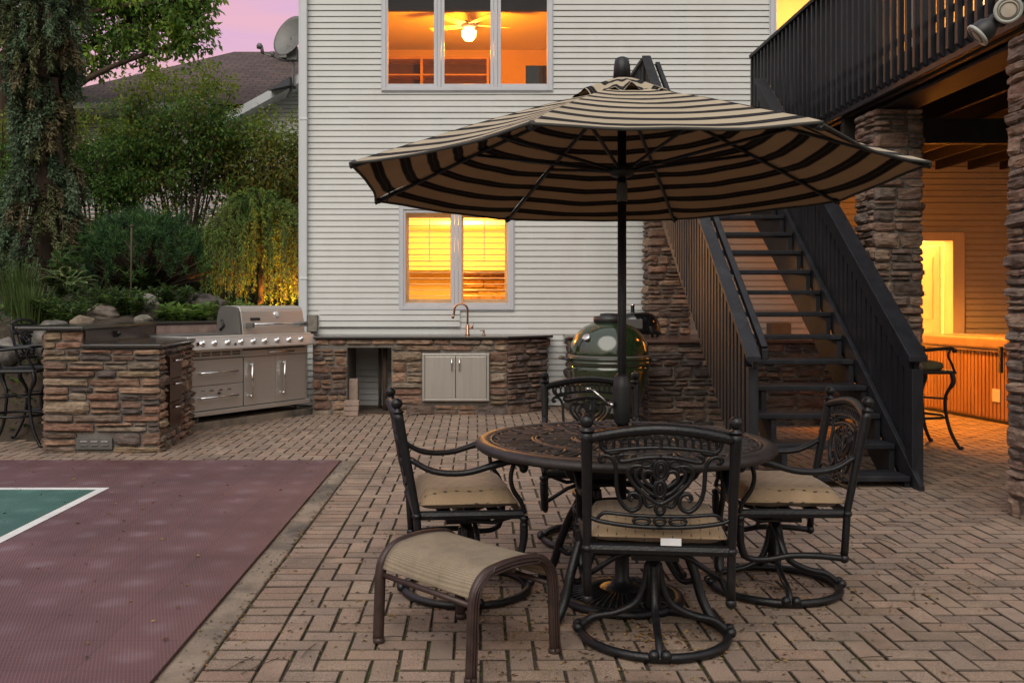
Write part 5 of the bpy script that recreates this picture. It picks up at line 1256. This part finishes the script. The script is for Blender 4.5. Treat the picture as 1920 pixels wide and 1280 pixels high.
# satellite dish
sd_ = thing('satellite_dish', 'grey satellite dish on a mast at the neighbour roof edge beside the corner', 'satellite dish', (-3.37,16.9,5.06))
m = MB(); nr, na = 8, 32; vs = []
for i in range(nr+1):
    for j in range(na):
        a = 2*PI*j/na; q = i/nr
        vs.append((.30*q*math.cos(a), .40*q*math.sin(a), .09*q*q))
Mx = Matrix.Translation((.10,0,.95)) @ Matrix.Rotation(rad(18),4,'Y') @ Matrix.Rotation(rad(-28),4,'Z') @ Matrix.Rotation(rad(80),4,'X')
m.add(vs, [(i*na+j,i*na+(j+1)%na,(i+1)*na+(j+1)%na,(i+1)*na+j) for i in range(nr) for j in range(na)], M=Mx, smooth=True)
o = m.build('reflector', M_dish, sd_); so3 = o.modifiers.new('Solidify','SOLIDIFY'); so3.thickness = .012
m = MB(); m.tube(smooth_path([(.02,0,-.10),(.10,0,.1),(.12,0,.5),(.10,.05,.85)],4), .026, 8); m.box(.02,.2,-.1,.05,.55,.8); m.build('mast', M_dish, sd_)
m = MB(); m.tube([(.06,-.05,.52),(-.35,-.32,.60)], .014, 6); m.tube([(-.35,-.32,.60),(-.37,-.34,.72)], .03, 8); m.tube([(-.2,-.22,.57),(-.2,-.24,.66)], .035, 8); m.lathe([(.05,0),(.055,.05),(.03,.09)], c=(-.40,-.34,.68), n=12); m.build('feed_arm', M_dish, sd_)
m = MB(); m.add([(-.30,-.2,-.02),(.10,-.25,.06),(.14,.2,.10),(-.28,.2,.05),(-.2,-.1,.06),(.08,-.1,.25),(.1,.1,.26),(-.1,.1,.12)],[(3,2,1,0),(4,5,6,7),(0,1,5,4),(1,2,6,5),(2,3,7,6),(3,0,4,7)]); m.build('mount_foot', M_darkpl, sd_)

# ------------------------------------------------------------------ foliage helpers
V3 = Vector
def rdir(r): 
    z = r.uniform(-1,1); a = r.uniform(0,2*PI); q = math.sqrt(1-z*z); return V3((q*math.cos(a), q*math.sin(a), z))
def leafq(m, p, d, n, L_, W_, col, fold=.15):
    d = d.normalized(); s = d.cross(n)
    if s.length < 1e-4: s = d.orthogonal()
    s.normalize(); u = s.cross(d)
    m.add([p, p+d*L_*.45+s*W_*.5+u*L_*fold*.4, p+d*L_-u*L_*.1, p+d*L_*.45-s*W_*.5+u*L_*fold*.4], [(0,1,2),(0,2,3)], col)
def vary(c, r, k=.25, h=.12): 
    q = r.uniform(1-k,1+k); return (c[0]*q*r.uniform(1-h,1+h), c[1]*q, c[2]*q*r.uniform(1-h,1+h))
def leaf_clump(m, c, rad_, n, L_, pal, r, flat=.8):
    for i in range(n):
        d = rdir(r); q = rad_*r.random()**.5; p = c + V3((d.x*q, d.y*q, d.z*q*flat))
        dd = (d+V3((0,0,-.35))+rdir(r)*.7); leafq(m, p, dd, V3((0,0,1))+rdir(r)*.7, L_*r.uniform(.7,1.25), L_*.5*r.uniform(.8,1.2), vary(r.choice(pal), r))

def shrub(name, label, x, y, h, rx, ry, seed, pal, nst=22, ncl=430, L_=.072, low=.14):
    r = random.Random(seed); z0 = ground_h(x,y); t = thing(name, label, 'shrub', (x,y,z0), group='tall shrubs before the neighbour house')
    st_ = MB(); lf_ = MB(); tips = []
    for i in range(nst):
        a = 2*PI*i/nst+r.uniform(-.3,.3); e = r.uniform(.35,1.0); top = V3((rx*e*math.cos(a), ry*e*math.sin(a), h*r.uniform(.72,.98)*(1-.22*e*e)))
        b = V3((.16*math.cos(a)*r.random(), .16*math.sin(a)*r.random(), -.1)); mid = b.lerp(top,.45)+V3((0,0,h*.10))+rdir(r)*.08
        pts = smooth_path([b, b.lerp(mid,.5)+rdir(r)*.03, mid, mid.lerp(top,.6)+rdir(r)*.08, top],4); st_.tube(pts, [.020*(1-.8*k/len(pts)) for k in range(len(pts))], 5)
        for k in range(6):
            q = pts[int(len(pts)*r.uniform(.42,.95))]; e2 = q+V3((r.uniform(-.4,.4),r.uniform(-.35,.35),r.uniform(.1,.45))); st_.tube([q, q.lerp(e2,.5)+rdir(r)*.04, e2], [.008,.006,.003], 4); tips += [e2, q.lerp(e2,.5)]
        tips += [top, mid.lerp(top,.5)]
    st_.build('stems', M_bark, t)
    for i in range(ncl):
        if i < len(tips): c = tips[i]
        else:
            d = rdir(r); zz = r.uniform(low,1.0); ww = math.sqrt(max(.08,1-((zz-.55)/.56)**2)); q = r.random()**.4; aa = r.uniform(0,2*PI)
            c = V3((rx*ww*q*math.cos(aa), ry*ww*q*math.sin(aa), h*zz))
        top = c.z/h
        p2 = pal if top < .8 else [(.20,.27,.035),(.15,.22,.032),(.25,.28,.04)]
        leaf_clump(lf_, c, r.uniform(.12,.26), r.randint(30,46), L_, p2, r)
    lf_.build('foliage', M_leaf, t); return t
GR = [(0.136,0.261,0.059),(0.102,0.203,0.049),(0.181,0.305,0.059),(0.082,0.162,0.046)]
OL = [(0.233,0.233,0.048),(0.173,0.212,0.048),(0.283,0.223,0.052),(0.121,0.181,0.044)]
shrub('tall_shrub', 'tall leafy shrub with yellow green tips in front of the roof hip', -6.05,15.2,2.45,1.5,.85,71,GR)
shrub('tall_shrub', 'tallest leafy shrub whose yellow green top overlaps the shingle roof', -4.60,15.0,3.20,1.1,.8,72,GR+OL[:1],ncl=480)
shrub('tall_shrub', 'olive shrub with thin stems closest to the pale corner downspout', -3.25,15.2,2.6,1.1,.75,73,OL,ncl=400)
shrub('tall_shrub', 'dark green shrub half hidden behind the weeping spruce', -7.6,15.6,2.5,1.0,.8,74,GR,ncl=220)

# broadleaf tree
def branch(st_, p, d, L_, rad_, depth, r, tips):
    pts = [p]; q = p; dd = d.normalized()
    for i in range(5):
        dd = (dd + rdir(r)*.16 + V3((0,0,.03 if depth > 1 else -.10))).normalized(); q = q+dd*L_/5; pts.append(q)
    st_.tube(pts, [rad_*(1-.55*i/5) for i in range(6)], 6 if depth > 1 else 4)
    if depth == 0: tips.extend(pts[1:]); return
    n = r.randint(3,4)
    for i in range(n):
        b = pts[r.randint(2,5)] if i else pts[-1]
        nd = (dd*.8 + rdir(r)*.75).normalized(); branch(st_, b, nd, L_*r.uniform(.55,.75), rad_*.5, depth-1, r, tips)
    if depth == 1: tips.extend(pts[3:])
def tree(name, label, x, y, trunk_h, lobes, seed, pal, L_=.12, cat='tree', lean=0):
    """lobes: (dx, dy, dz, rx, ry, rz, clumps) round the trunk foot"""
    r = random.Random(seed); z0 = ground_h(x,y); t = thing(name, label, cat, (x,y,z0)); st_ = MB(); m = MB()
    tp = smooth_path([(0,0,-.2),(.06,.03,trunk_h*.5),(lean,0,trunk_h)],5); st_.tube(tp, [.20-.07*i/len(tp) for i in range(len(tp))], 10)
    for (dx,dy,dz,rx,ry,rz,nc) in lobes:
        c = V3((dx,dy,dz)); b = tp[r.randint(len(tp)//2, len(tp)-1)]; mid = b.lerp(c,.5)+V3((0,0,.25))+rdir(r)*.15
        lp = smooth_path([b, mid, c, c+(c-b).normalized()*rx*.7+V3((0,0,-.1))],5); st_.tube(lp, [.075*(1-.85*k/len(lp)) for k in range(len(lp))], 6)
        for i in range(nc):
            d = rdir(r); q = r.random()**.45; p = c+V3((d.x*rx*q, d.y*ry*q, d.z*rz*q))
            s0 = lp[r.randint(len(lp)//2, len(lp)-1)]
            if i % 2 == 0: st_.tube(smooth_path([s0, s0.lerp(p,.5)+rdir(r)*.10, p],3), [.014,.012,.010,.008,.006,.005,.004], 4)
            tone = vary(r.choice(pal), r, .3)
            pp = [tone, vary(tone,r,.15), vary(tone,r,.25)]
            for k in range(3): leaf_clump(m, p+rdir(r)*.12+V3((0,0,-.07*k)), r.uniform(.09,.19), r.randint(8,13), L_, pp, r, .8)
    st_.build('trunk', M_bark, t); m.build('crown', M_leaf, t); return t
TP = [(0.264,0.406,0.065),(0.203,0.335,0.061),(0.346,0.467,0.077),(0.151,0.253,0.053),(0.110,0.203,0.044)]
tree('broadleaf_tree', 'broadleaf tree whose loose branches spread against the pink sky', -8.3,16.4,3.4,[(1.5,0,4.55,.9,.7,.70,90),(2.6,.2,4.35,.8,.7,.60,80),(3.35,-.1,4.35,.56,.6,.58,58),(3.3,0,3.70,.42,.4,.30,22),(1.4,.1,3.60,.7,.7,.40,42),(2.35,0,3.72,.5,.5,.28,26),(1.0,.3,5.2,.9,.8,.7,60),(2.4,.3,5.1,.9,.8,.5,50),(.2,0,4.1,.9,.9,.8,60)],81,TP,.115)
tree('broadleaf_tree', 'dark broadleaf tree behind the spruce at the left edge', -10.0,17.8,3.4,[(.9,0,2.9,1.0,.8,.8,70),(1.7,0,2.2,.9,.8,.7,60),(.4,0,3.6,1,.9,.8,60),(1.7,.2,3.6,.9,.8,.7,60),(.9,0,1.5,.9,.7,.7,50)],83,TP[1:],.115)

# weeping spruce
def spruce(x, y, h, seed):
    r = random.Random(seed); z0 = ground_h(x,y); t = thing('weeping_spruce', 'narrow weeping spruce with hanging blue green boughs at the left', 'spruce tree', (x,y,z0))
    st_ = MB(); tp = smooth_path([(0,0,-.2),(.05,0,h*.3),(-.04,.03,h*.6),(.05,0,h)],6); st_.tube(tp, [.15-.09*i/len(tp) for i in range(len(tp))], 10)
    st_.tube(smooth_path([(.18,.1,-.2),(.22,.05,h*.25),(.15,0,h*.5)],5), .06, 8); 
    m = MB(); pal = [(0.077,0.122,0.065),(0.104,0.149,0.086),(0.054,0.090,0.045),(0.090,0.099,0.041),(0.059,0.077,0.032),(0.108,0.090,0.045)]
    for b_ in range(185):
        zb = h*(b_+.5)/185*1.02 + r.uniform(-.12,.12); ab = r.uniform(0,2*PI); cb_ = r.choice(pal); lenb = r.uniform(.8,1.25)
        for i in range(4):
            z = zb+r.uniform(-.07,.07); a = ab+r.uniform(-.35,.35)
            R0 = lenb*(.31 + .18*noise.noise(V3((z*1.3,a,3))) + .07*math.sin(z*2.1)) * (1.2 if z < 1.2 else 1.0) + (.35*(1-z/.9) if z < .9 else 0)
            o = V3((.06*math.cos(a), .06*math.sin(a), z)); out = V3((math.cos(a), math.sin(a), 0))
            dr = r.uniform(.14,.40); e = o+out*R0*r.uniform(.75,1.1)+V3((0,0,-dr*.35)); f = e+out*r.uniform(.0,.08)+V3((r.uniform(-.05,.05),r.uniform(-.05,.05),-dr))
            pts = smooth_path([o, o.lerp(e,.55)+V3((0,0,.06)), e, e.lerp(f,.6), f],4); st_.tube(pts, [.010*(1-.7*k/len(pts)) for k in range(len(pts))], 4)
            for k in range(4,len(pts)):
                tip = k/len(pts)
                for q in range(8):
                    d = (pts[k]-pts[k-1]).normalized()*.8 + out*.3 + rdir(r)*.7; L_ = r.uniform(.045,.085)
                    cc = (cb_[0]*(.7+.6*tip), cb_[1]*(.7+.6*tip), cb_[2]*(.7+.6*tip)); leafq(m, pts[k]+rdir(r)*.03, d, rdir(r), L_, .024, vary(cc, r, .25, .1), .05)
    st_.build('trunk', M_bark, t); m.build('crown', M_needle, t)
spruce(-5.62,12.3,5.6,91)
# mugo pine
def mugo(x, y, rx, ry, h, seed):
    r = random.Random(seed); z0 = ground_h(x,y); t = thing('mugo_pine', 'low dense dark green pine shrub between spruce and weeping larch', 'pine shrub', (x,y,z0))
    st_ = MB(); m = MB(); pal = [(0.039,0.098,0.034),(0.055,0.130,0.039),(0.026,0.065,0.026),(0.072,0.150,0.042)]
    for i in range(1000):
        a = r.uniform(0,2*PI); q = r.random()**.5; lump = 1+.16*noise.noise(V3((math.cos(a)*2,math.sin(a)*2,q*3+seed)))
        zz = h*math.sqrt(max(0,1-q*q))*lump*r.uniform(.72,1.02)+.10; p = V3((rx*q*math.cos(a)*lump, ry*q*math.sin(a)*lump, zz))
        d = V3((math.cos(a)*q*.8, math.sin(a)*q*.8, .9)).normalized()
        if i % 4 == 0: st_.tube([(p.x*.2,p.y*.2,0), (p.x*.6,p.y*.6,p.z*.55), p], [.015,.010,.006], 4)
        c0 = r.choice(pal); L0 = r.uniform(.07,.12)
        for k in range(24):
            b = p + d*r.uniform(-.06,.08); dd = d*r.uniform(.3,1.1)+rdir(r)*.75; leafq(m, b, dd, rdir(r), L0*r.uniform(.7,1.1), .010, vary(c0,r,.3,.1), 0)
    st_.build('stems', M_bark, t); m.build('foliage', M_needle, t)
mugo(-4.42,12.6,1.0,.75,.88,95)
# weeping larch
def larch(x, y, h, rr_, seed):
    r = random.Random(seed); z0 = ground_h(x,y); t = thing('weeping_larch', 'weeping larch with hanging strands lit orange from below beside the house corner', 'weeping tree', (x,y,z0))
    st_ = MB(); m = MB(); pal = [(0.125,0.213,0.040),(0.100,0.175,0.037),(0.175,0.250,0.044),(0.075,0.138,0.037)]
    st_.tube(smooth_path([(0,0,-.2),(.06,0,h*.4),(-.03,0,h*.8),(.05,0,h)],5), .04, 8)
    for i in range(430):
        a = r.uniform(0,2*PI); q = r.random()**.55; top = V3((rr_*q*math.cos(a), rr_*.8*q*math.sin(a), h*(1-.30*q*q)*r.uniform(.78,1.04)))
        dr = r.uniform(.45,1.25)*top.z*.75; f = top + V3((math.cos(a)*.08, math.sin(a)*.08, -dr)); f.z = max(.04, f.z)
        s0 = V3((top.x*.25, top.y*.25, top.z*.93))
        pts = smooth_path([s0, s0.lerp(top,.6)+V3((0,0,.06)), top+V3((math.cos(a)*.05,math.sin(a)*.05,-.03)), top.lerp(f,.5)+rdir(r)*.03, f],6); st_.tube(pts, .0035, 3)
        c0 = r.choice(pal)
        for k in range(4,len(pts)):
            for w in range(6):
                dd = (pts[k]-pts[k-1]).normalized()*.8+rdir(r)*.7; leafq(m, pts[k].lerp(pts[k-1],r.random()), dd, rdir(r), r.uniform(.035,.065), .012, vary(c0,r,.3,.15), 0)
        if q > .55 and r.random() < .4:   # upturned new shoots
            e = top+V3((math.cos(a)*.15,math.sin(a)*.15,r.uniform(.0,.12)))
            for k in range(8): leafq(m, top.lerp(e,k/8), rdir(r)+V3((0,0,.3)), rdir(r), .05, .012, vary((.12,.15,.025),r), 0)
    st_.build('trunk', M_bark, t); m.build('crown', M_needle, t)
larch(-2.93,12.75,1.62,.70,97)
ul = thing('garden_uplight', 'small warm garden spotlight at the foot of the weeping larch', 'garden light', (-2.55,12.22,.62))
m = MB(); Mu = Matrix.Rotation(rad(-18),4,'Y')@Matrix.Rotation(rad(-25),4,'X'); m.lathe([(.03,0.03),(.045,.05),(.045,.14),(.04,.145)], n=16, M=Mu); m.tube([(0,0,-.45),(0,0,.05)], .01, 6); m.build('housing', M_darkpl, ul)
m = MB(); m.lathe([(.001,.138),(.039,.139)], n=16, M=Mu); m.build('lamp_lens', emit_mat('lit_spot_lens',(1,.5,.12),6), ul)
_l = bpy.data.lights.new('garden_uplight_lamp', 'SPOT'); _l.energy = 330; _l.color = (1,.36,.04); _l.spot_size = rad(110); _l.spot_blend = .6; _l.shadow_soft_size = .03
_o = bpy.data.objects.new('garden_uplight_lamp', _l); COL.objects.link(_o); _o.location = (-2.57,12.24,.92); _o.rotation_euler = Vector((-.28,.55,1)).to_track_quat('-Z','Y').to_euler()

# boulders
def boulder(label, x, y, s, c, seed, dz=0.0, name='boulder'):
    r = random.Random(seed); z0 = ground_h(x,y); m = MB(); nu, nv = 34, 20; vs = []; sx, sy, sz = s
    off = V3((seed*3.7, seed*1.3, 0))
    for j in range(nv+1):
        th = PI*j/nv
        for i in range(nu):
            a = 2*PI*i/nu; d = V3((math.sin(th)*math.cos(a), math.sin(th)*math.sin(a), math.cos(th)))
            k = 1+.26*noise.noise(off+d*1.3)+.14*noise.noise(off+d*3.1)+.05*noise.noise(off+d*8); vs.append((d.x*sx*k, d.y*sy*k, d.z*sz*k))
    fs = [(j*nu+i,(j+1)*nu+i,(j+1)*nu+(i+1)%nu,j*nu+(i+1)%nu) for j in range(nv) for i in range(nu)]
    m.add(vs, fs, c, smooth=True); o = m.build(name, M_rock); o.location = (x,y,z0+sz*.35+dz); o.rotation_euler = (r.uniform(-.15,.15),r.uniform(-.15,.15),r.uniform(0,6)); tag(o, label, 'rock', 'garden boulders'); return o
BL = [('large grey boulder directly behind the bar stools',-4.35,9.75,(.40,.32,.30),(.15,.138,.125)),
('pale oval boulder low behind the bar end between stools and stone',-4.02,9.70,(.26,.22,.16),(.21,.195,.165)),
('tan boulder at stool seat height beside the bar end',-4.12,9.95,(.22,.2,.16),(.20,.155,.115)),
('broad brown boulder just above the left end of the bar top',-4.18,10.62,(.34,.26,.15),(.16,.13,.105)),
('light grey rounded boulder above the bar top right of the brown one',-3.74,10.65,(.17,.15,.11),(.16,.145,.12)),
('dark boulder beneath the variegated hosta',-4.75,11.3,(.28,.25,.2),(.15,.135,.12)),
('grey boulder right of the leafy mound behind the bar',-3.95,11.35,(.24,.22,.18),(.19,.175,.16)),
('flat reddish stone stacked beside the thin garden stake',-4.12,11.75,(.24,.2,.07),(.24,.15,.115)),
('small pale rounded cobble at the edge of the dark pine shrub',-3.98,11.9,(.10,.09,.07),(.36,.34,.28)),
('dark slab stone under the pine shrub',-3.55,12.0,(.36,.25,.14),(.08,.07,.065)),
('shadowed boulder between the pine shrub and the larch',-3.30,12.05,(.26,.2,.20),(.12,.09,.075)),
('boulder at the far left edge low beside the nearest stool',-4.85,9.7,(.34,.3,.26),(.17,.155,.14))]
for i,(lab,x,y,s,c) in enumerate(BL): k = .66 if i not in (7,8,9) else 1; boulder(lab, x, y, tuple(q*k for q in s), c, i+1)
# variegated hosta
def hosta(x, y, seed):
    r = random.Random(seed); t = thing('hosta', 'variegated hosta with pale leaf margins on the rocks behind the bar', 'hosta plant', (x,y,ground_h(x,y)+.22)); m = MB(); st_ = MB()
    for i in range(64):
        a = r.uniform(0,2*PI); el = r.uniform(.15,1.1); L_ = r.uniform(.15,.24); W_ = L_*.55
        d = V3((math.cos(a)*math.cos(el), math.sin(a)*math.cos(el), math.sin(el))); b = d*r.uniform(.08,.24); st_.tube([(0,0,-.05), b], .005, 4); side = V3((-math.sin(a),math.cos(a),0)); up = side.cross(d)
        rows = []; n = 6
        for k in range(n+1):
            q = k/n; c = b+d*L_*q - V3((0,0,.20*L_*q*q*2.2)); w = W_*math.sin(PI*min(1,q*.97+.03))**.8*.5
            rows.append([c-side*w, c-side*w*.68+up*.004, c-up*.006, c+side*w*.68+up*.004, c+side*w])
        for k in range(n):
            for j in range(4):
                edge = j in (0,3); col = vary((.34,.36,.17) if edge else (.06,.12,.035), r, .15)
                m.add([rows[k][j],rows[k][j+1],rows[k+1][j+1],rows[k+1][j]], [(0,1,2,3)], col, smooth=True)
    st_.build('stems', M_leafstem, t); m.build('leaves', M_leaf, t)
M_leafstem = mat('green_stem', (.05,.08,.02), .6)
hosta(-4.80,11.1,5); 
def herb(name, label, x, y, n, h, L_, pal, seed, spread=.2, cat='plant', rise=0):
    r = random.Random(seed); t = thing(name, label, cat, (x,y,ground_h(x,y)+rise)); m = MB(); st_ = MB()
    for i in range(n):
        a = r.uniform(0,2*PI); q = spread*r.random()**.5; b = V3((q*math.cos(a)*.6, q*math.sin(a)*.6, -.04)); e = V3((q*1.5*math.cos(a), q*1.5*math.sin(a), h*r.uniform(.6,1.05)*(1-.25*q/spread)))
        pts = smooth_path([b, b.lerp(e,.5)+V3((0,0,.03)), e],4); st_.tube(pts, .004, 4)
        for k in range(2,len(pts)):
            for w in range(3):
                d = rdir(r); d.z = abs(d.z)*.4; leafq(m, pts[k], d, V3((0,0,1))+rdir(r)*.3, L_*r.uniform(.7,1.2), L_*.48, vary(r.choice(pal),r))
    st_.build('stems', M_leafstem, t); m.build('leaves', M_leaf, t)
LG = [(.14,.24,.045),(.11,.20,.04),(.17,.25,.055)]
MG = [(.055,.10,.03),(.07,.12,.032),(.045,.08,.026)]
herb('peony_plant', 'bright green leafy perennial just above the middle of the bar top', -3.42,11.1,26,.36,.13,LG,11,.24)
herb('peony_plant', 'bright low perennial against the left side of the grill hood', -2.98,11.75,22,.38,.12,LG,12,.22)
herb('leafy_perennial', 'dark bushy mound below the variegated hosta', -4.25,11.0,60,.34,.055,MG,13,.34)
herb('leafy_perennial', 'yellow green perennial behind the garden stake', -4.35,12.3,24,.42,.12,[(.08,.12,.03),(.06,.1,.03)],14,.2)
herb('leafy_perennial', 'low green plant filling the gap between the brown and grey boulders', -3.95,10.85,40,.30,.075,MG+LG[:1],17,.22)
herb('leafy_perennial', 'fresh green plant spilling over the boulders behind the bar stools', -4.45,10.15,44,.34,.08,MG+LG[:1],18,.25)
herb('leafy_perennial', 'dark leafy plant under the pine shrub by the slab stone', -3.75,11.75,40,.28,.07,MG,19,.24)
herb('milkweed', 'upright leafy stems in front of the spruce foot', -4.98,11.6,9,.75,.16,[(.07,.13,.04),(.06,.11,.03)],15,.16)
herb('leafy_perennial', 'thin stemmed plant standing in front of the larch', -3.12,11.6,10,.42,.06,[(.09,.13,.03)],16,.12)
def grass(label, x, y, n, h, seed):
    r = random.Random(seed); t = thing('grass_clump', label, 'grass', (x,y,ground_h(x,y))); m = MB()
    for i in range(n):
        a = r.uniform(0,2*PI); q = .20*r.random(); b = V3((q*math.cos(a), q*math.sin(a), 0)); hh = h*r.uniform(.6,1.1); w = .006
        e = b+V3((math.cos(a)*.5*hh*r.random(), math.sin(a)*.5*hh*r.random(), hh)); mid = b.lerp(e,.5)+V3((0,0,.15*hh)); s = V3((-math.sin(a)*w, math.cos(a)*w, 0)); c = vary((.075,.115,.03), r, .35)
        m.add([b-s,b+s,mid+s,mid-s,e], [(0,1,2,3),(3,2,4)], c)
    m.build('blades', M_leaf, t)
grass('tall grassy clump at the left edge above the stools', -5.15,10.75,220,.62,21); grass('grass clump low between bar stools and stone bar', -3.98,9.45,200,.5,22); grass('grassy clump behind the bar stools by the big boulder', -4.7,10.0,220,.5,23)
sh = thing('garden_stake', 'thin dark garden stake with a forked hook behind the bar', 'garden stake', (-3.98,10.95,ground_h(-3.98,10.95)))
m = MB(); m.tube([(0,0,-.1),(.01,0,1.0)], .010, 6); m.ball((.01,0,1.01), .018, 8, 6); m.build('rod', M_bark, sh)
m = MB(); m.tube(smooth_path([(.01,0,.72),(-.04,0,.80),(-.07,-.01,.84)],3), .005, 5); m.tube(smooth_path([(.01,0,.72),(.06,0,.79),(.08,0,.80)],3), .005, 5); m.build('hook', M_bark, sh)
# ground cover
r = random.Random(5); m = MB()
for i in range(11000):
    x = r.uniform(-8.5,-2.3); y = r.uniform(9.3,17)
    if ground_h(x,y) < .0: continue
    if noise.noise(V3((x*1.1,y*1.1,2))) < -.12: continue
    d = rdir(r); d.z = abs(d.z)*.6; leafq(m, V3((x,y,ground_h(x,y)+r.uniform(0,.10))), d, V3((0,0,1))+rdir(r)*.4, r.uniform(.05,.11), .045, vary(r.choice(MG+LG[:1]), r))
tag(m.build('ground_cover', M_leaf), 'low green leaves carpeting the garden slope', 'ground cover', kind='stuff')
m = MB()
for i in range(900):
    d = rdir(r); d.z = abs(d.z)*.5; t = r.random(); p = V3((-3.3,10.45,0)).lerp(V3((-2.75,11.6,0)), t)+V3((-.25*r.random()-.12,0,0)); p.z = ground_h(p.x,p.y)+r.uniform(0,.10)
    leafq(m, p, d, V3((0,0,1))+rdir(r)*.5, r.uniform(.04,.08), .03, vary(r.choice(LG), r))
tag(m.build('edging_plants', M_leaf), 'bright green creeping leaves along the back of the bar', 'ground cover', kind='stuff')
# leaf litter on patio and court
m = MB(); LC = [(.20,.11,.03),(.13,.06,.025),(.07,.04,.025),(.28,.19,.06),(.05,.035,.025)]
def litter(x, y, s, z):
    a = r.uniform(0,2*PI); d = V3((math.cos(a), math.sin(a), r.uniform(-.1,.3))); leafq(m, V3((x,y,z+.002)), d, V3((0,0,1))+rdir(r)*.5, s, s*r.uniform(.25,.5), vary(r.choice(LC), r, .35), .3)
for i in range(2600):
    y = 3+6*r.random()**1.4; x = r.uniform(-.9,.55*y)
    if noise.noise(V3((x*1.2,y*1.2,8))) < r.uniform(-.1,.35): continue
    litter(x, y, r.uniform(.008,.028), .001)
for i in range(1700):
    a = r.uniform(0,2*PI); q = r.gauss(0,.5); cx_, cy_ = r.choice([(.65,4.1),(.70,3.75),(0,4.2),(1.4,4.35)]); litter(cx_+q*math.cos(a), cy_+q*math.sin(a)*.9, r.uniform(.008,.03), .001)
for i in range(420): litter(KERB_X+r.gauss(.0,.025), r.uniform(3,7.8), r.uniform(.008,.026), .002)
for i in range(160): litter(COURT_X+.012+abs(r.gauss(0,.02)), r.uniform(3,7.8), r.uniform(.006,.02), .002)
for i in range(150): litter(r.uniform(-3.8,-1.2), r.uniform(3.2,7.7), r.uniform(.012,.038), .014)
tag(m.build('fallen_leaves', M_litter), 'small dry leaves and bits scattered over pavers and court', 'leaf litter', kind='stuff')
m = MB()
for i in range(46):
    y = 3.1+4*r.random(); x = r.uniform(-.9,.5*y); a = r.uniform(0,PI); L_ = r.uniform(.05,.2); m.tube(smooth_path([(x,y,.004),(x+L_*.5*math.cos(a)+r.uniform(-.01,.01),y+L_*.5*math.sin(a),.008),(x+L_*math.cos(a),y+L_*math.sin(a),.004)],2), .0016, 4, col=(.06,.045,.03))
tag(m.build('fallen_twigs', M_litter), 'thin dry twigs lying on the pavers', 'twigs', kind='stuff')
# moss tufts in the joints
m = MB()
for i in range(4200):
    y = 3+7*r.random()**1.3; x = r.uniform(-.95,.5*y)
    if noise.noise(V3((x*.8,y*.8,14))) < -.05: continue
    # snap to a joint line
    if r.random() < .5: x = KERB_X+.204+round((x-KERB_X-.204)/.1)*.1
    else: y = round(y/.1)*.1
    d = rdir(r); d.z = abs(d.z)+.2; leafq(m, V3((x+r.gauss(0,.002),y+r.gauss(0,.002),-.006)), d, rdir(r), r.uniform(.006,.014), .005, vary(r.choice([(.07,.10,.015),(.05,.08,.014),(.12,.11,.03)]), r), 0)
tag(m.build('moss', M_litter), 'moss tufts growing between the pavers', 'moss', kind='stuff')
# trees across the yard behind the viewer: seen only as reflections in window panes and glaze
m = MB(); r = random.Random(33)
for i in range(26):
    x = -34+i*2.7+r.uniform(-1,1); y = r.uniform(-32,-24); h = r.uniform(4,8)
    for k in range(95):
        d = rdir(r); c = V3((x+d.x*2.2, y+d.y*1.6, h*.55+d.z*h*.5))
        for q in range(5): leafq(m, c+rdir(r)*.5, rdir(r), rdir(r), r.uniform(.5,.9), .5, vary((.035,.05,.02), r))
tag(m.build('far_wood', M_leaf), 'distant line of trees across the yard', 'trees', kind='stuff')
